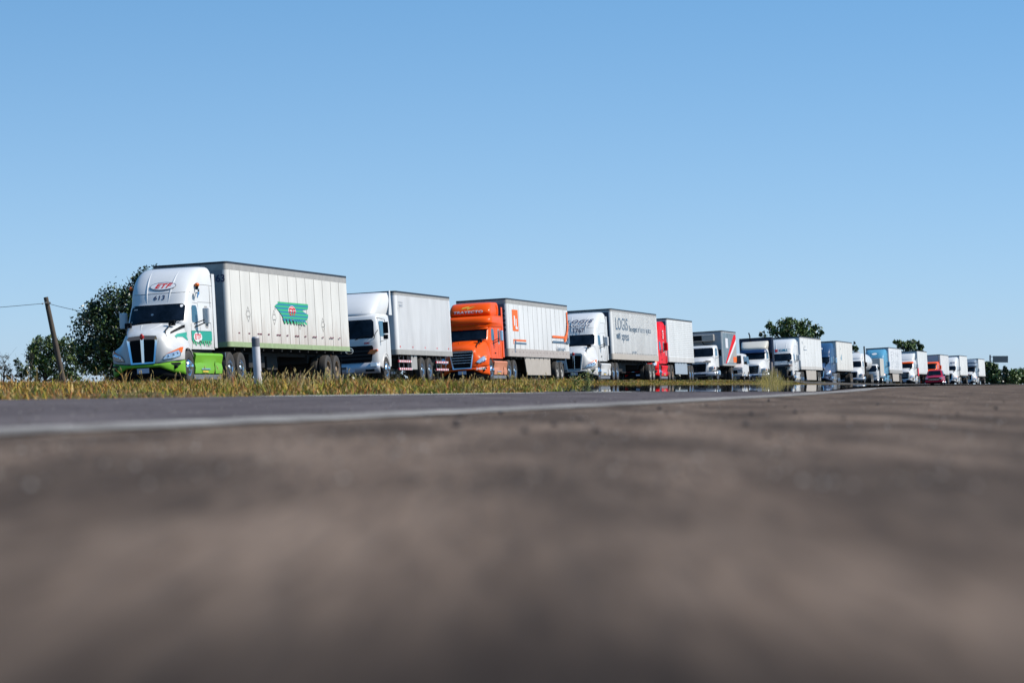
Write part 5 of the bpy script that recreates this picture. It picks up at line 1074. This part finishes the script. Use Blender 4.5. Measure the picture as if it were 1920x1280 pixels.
def make_grass():
    rg = np.random.default_rng(11)
    # tufts, thick near the pavement edge, thinner in the distance
    n = 52000
    s = 5+rg.random(n)**1.25*330; a = edge_d(s); d = a+rg.random(n)**1.5*(29.5-a)
    x = U[0]*s+NL[0]*d; y = U[1]*s+NL[1]*d
    px = 960+6250*x/np.maximum(y, 1); ok = (px > -120) & (px < 1990) & (y > 8); s, d, x, y, px = s[ok], d[ok], x[ok], y[ok], px[ok]
    # clumpy
    pn = .5+.5*np.sin(s*.55+1.7*np.sin(d*.7))*np.sin(d*.9+s*.13+2*np.sin(s*.21))
    keep = (rg.random(len(s)) < .35+.65*pn) & ((px < 1545) | (rg.random(len(s)) < .03)); s, d, x, y, px, pn = s[keep], d[keep], x[keep], y[keep], px[keep], pn[keep]
    k = 8; m = len(s)
    hb = (.045+.05*pn)*np.clip(.55+(d-edge_d(s))/9, .55, 1.15)
    hb = hb*np.where(px < 380, .72, .88)*np.where((px > 380) & (px < 690) & (y > 30), 1.25, 1.0)*np.where(px > 1090, .55, 1)
    rad = .02+.05*rg.random(m)
    P_ = np.repeat(np.stack([x, y], 1), k, 0)+rg.normal(size=(m*k, 2))*np.repeat(rad, k)[:, None]
    ss = P_@U; dd = P_@NL; z = ground_z(ss, dd)-.004
    dist = P_[:, 1]; h = np.repeat(hb*np.exp(rg.normal(size=m)*.45), k)*rg.uniform(.4, 1.25, m*k); wd = (.0045+dist*.00010)*rg.uniform(.7, 1.3, m*k)
    g = np.clip((px-150)/1100, 0, 1)        # more green along the right part of the verge
    tone = rg.random(m)
    pr = np.stack([.20-.08*g, .18-.15*g, .16+.02*g, .14+.12*g, .08+.09*g, .12-.09*g, .08+.06*g, .04+.03*g], 1); pr /= pr.sum(1)[:, None]
    ci = (tone[:, None] > np.cumsum(pr, 1)).sum(1).clip(0, 7)
    cb = np.repeat(ci, k); sw = rg.random(m*k) < .35; cb = np.where(sw, rg.integers(0, 8, m*k), cb); cols = PAL[cb]*.80*rg.uniform(.6, 1.25, (m*k, 1))
    okz = dd > edge_d(ss)+.02
    blades('verge_grass', 'dry golden and green grass covering the verge between pavement and trucks', np.stack([P_[:, 0], P_[:, 1], z], 1)[okz], h[okz], wd[okz], cols[okz], lean=1.3)
def stalks(name, label, spots, seed, cols, cat='plant', seedhead=True, kind=None, group=None):
    """one plant clump per call: tall stems with seed heads"""
    rg = np.random.default_rng(seed); mb = MB()
    for (x, y, h, r_) in spots:
        s, d = SD(x, y); z = float(ground_z(s, d)); a = rg.uniform(0, 6.28); ln = h*rg.uniform(.03, .30)
        p = [(x, y, z), (x+math.cos(a)*ln*.3, y, z+h*.55), (x+math.cos(a)*ln, y+math.sin(a)*ln, z+h)]
        mb.tube(dense(p, 2), [r_, r_*.9, r_*.8, r_*.6, r_*.4], 4, int(rg.integers(len(cols))))
        if seedhead and rg.random() < .6:
            q = Vector(p[2]); mb.tube([q-Vector((0, 0, .01)), q+Vector((math.cos(a)*.012, 0, .03)), q+Vector((math.cos(a)*.035, 0, .075))], [r_*.8, r_*2.2, r_*.4], 5, 0)
    o = mb.build(name, cols, None, smooth=0); tag(o, label, cat, group, kind); return o
make_grass()
straw = mat('straw', (.60, .44, .18), .8, spec=.1); stemg = mat('green_stem', (.16, .20, .05), .7); redst = mat('reddish_seed', (.34, .20, .12), .7)
rg = np.random.default_rng(4)
def clump(x0, x1, y0, y1, n, h0, h1, r_=.004):
    return [(rg.uniform(x0, x1), rg.uniform(y0, y1), rg.uniform(h0, h1)*(.6+.4*rg.random()), r_*rg.uniform(.7, 1.3)) for _ in range(n)]
stalks('tall_grass', 'tall dry seeding grass around the thick pale post', clump(-5.9, -3.2, 60, 76, 260, .12, .36, .005), 31, [straw, stemg, redst, straw], 'grass', kind='stuff')
stalks('tall_grass', 'tall dry golden grass clump around the dull brown post', [(px_*y_/6250, y_, (.35+.65*math.exp(-((px_-484)/22)**2))*rg.uniform(.12, .85), .0055*rg.uniform(.7, 1.3)) for px_, y_ in zip(rg.normal(490, 19, 520), rg.uniform(126, 144, 520))], 32, [straw, mat('olive_stem', (.26, .24, .06), .7), mat('golden_grass', (.48, .36, .06), .7)], 'grass', kind='stuff', seedhead=False)
stalks('tall_grass', 'scattered thin seeding stalks on the verge below the leading truck', clump(-10.5, -6.2, 58, 74, 40, .16, .36, .004), 33, [straw, straw, redst], 'grass', kind='stuff')
stalks('tall_grass', 'seeding stalks on the verge below the orange truck', clump(-2.6, 1.2, 90, 120, 110, .15, .42, .006), 34, [straw, stemg, redst], 'grass', kind='stuff')
def weed(px, Y, h, label, seed, spread):
    g = np.random.default_rng(seed); x = (px-960)/6250*Y; s, d = SD(x, Y); z = float(ground_z(s, d)); o = empty('weed_plant', (x, Y, z)); tag(o, label, 'plant', 'tall leafy weeds on the verge')
    st = MB(); V = []; F = []; MI = []
    for _ in range(9):
        a = g.uniform(0, 6.28); e = (math.cos(a)*spread*g.random(), math.sin(a)*spread*g.random(), h*g.uniform(.6, 1)); st.tube([(0, 0, -.02), (e[0]*.4, e[1]*.4, e[2]*.5), e], [.008, .006, .003], 4)
        for _ in range(20):
            t = g.uniform(.2, 1.05); c = np.array([e[0]*t, e[1]*t, e[2]*t])+g.normal(size=3)*.045; ax = g.normal(size=3); ax /= np.linalg.norm(ax); bb = np.cross(ax, g.normal(size=3)); bb /= np.linalg.norm(bb)
            i0 = len(V); V += [c-ax*.03, c+bb*.013, c+ax*.03, c-bb*.013]; F.append((i0, i0+1, i0+2, i0+3)); MI.append(int(g.integers(3)))
    st.build('stem', stemg, o, smooth=0); me = bpy.data.meshes.new('leaves'); me.from_pydata([tuple(map(float, v)) for v in V], [], F)
    for m in (leafL, leafY, straw): me.materials.append(m)
    me.polygons.foreach_set('material_index', MI); link(bpy.data.objects.new('leaves', me), o)
weed(1080, 100, .42, 'left one of the two leafy weeds in front of truck 1767', 41, .22)
weed(1103, 98, .52, 'right, taller one of the two leafy weeds in front of truck 1767', 42, .22)

# dark scrub added behind the highway to block daylight under the trucks
def scrub():
    rg = np.random.default_rng(77); V = []; F = []; MI = []
    for s in np.arange(112, 640, .9):
        d = 47+rg.normal()*.8; x, y = W(s, d)
        if 960+6250*x/y < 262: continue
        z0 = float(ground_z(s, d)); h = (2.25+.25*math.sin(s*.13)+.2*math.sin(s*.5)+rg.normal()*.12)*min(1, .62+max(0, s-112)*.02)
        if y > 330: h *= .8
        m_ = 150 if s < 300 else 60; lf = .17 if s < 300 else .3
        p = np.stack([x+rg.normal(size=m_)*.55, y+rg.normal(size=m_)*.55, z0+rg.random(m_)**.8*h], 1); ax = rg.normal(size=(m_, 3)); ax /= np.linalg.norm(ax, axis=1)[:, None]; bb = np.cross(ax, rg.normal(size=(m_, 3))); bb /= np.linalg.norm(bb, axis=1)[:, None]
        for q in range(m_):
            i0 = len(V); V.extend((p[q]-ax[q]*lf, p[q]+bb[q]*lf*.5, p[q]+ax[q]*lf, p[q]-bb[q]*lf*.5)); F.append((i0, i0+1, i0+2, i0+3)); MI.append(int(rg.random() < .12))
    me = bpy.data.meshes.new('scrub'); me.from_pydata([tuple(map(float, v)) for v in V], [], F)
    me.materials.append(mat('leaf_scrub', (.010, .014, .007), .7)); me.materials.append(leafD); me.polygons.foreach_set('material_index', MI)
    o = bpy.data.objects.new('scrub', me); link(o); tag(o, 'added dark low scrub beyond the highway, closing the bright gaps under the trucks', 'scrub', None, 'stuff')
scrub()

# loose grit and small stones lying on the pavement
def grit():
    rg = np.random.default_rng(55); V = []; F = []; MI = []
    for i in range(3600):
        y = 2.6+rg.random()**1.5*34; x = rg.uniform(-.17, .17)*y; s, d = SD(x, y)
        big = i < 26
        if big: y = rg.uniform(5, 16); x = rg.uniform(-.02, .155)*y; s, d = SD(x, y)
        if d > line_d(s)+2.6: continue
        r_ = rg.uniform(.005, .010) if big else rg.uniform(.0010, .0032)
        c = np.array([x, y, r_*.35]); P = np.array([(1, 0, 0), (0, 1, 0), (-1, 0, 0), (0, -1, 0), (0, 0, .8), (0, 0, -.6)])*r_*rg.uniform(.6, 1.3, (6, 3))+c
        n = len(V); V.extend(map(tuple, P)); F.extend([(n, n+1, n+4), (n+1, n+2, n+4), (n+2, n+3, n+4), (n+3, n, n+4), (n+1, n, n+5), (n+2, n+1, n+5), (n+3, n+2, n+5), (n, n+3, n+5)]); MI.extend([0 if big else int(rg.choice(3, p=(.45, .35, .2)))]*8)
    me = bpy.data.meshes.new('grit'); me.from_pydata([tuple(map(float, v)) for v in V], [], F)
    for nm, c in (('dark_stone', (.04, .03, .028)), ('brown_stone', (.20, .15, .11)), ('pale_stone', (.50, .44, .38))): me.materials.append(mat(nm, c, .8))
    me.polygons.foreach_set('material_index', MI); o = bpy.data.objects.new('grit', me); link(o); tag(o, 'loose grit and small stones scattered over the foreground asphalt', 'grit', None, 'stuff')
grit()
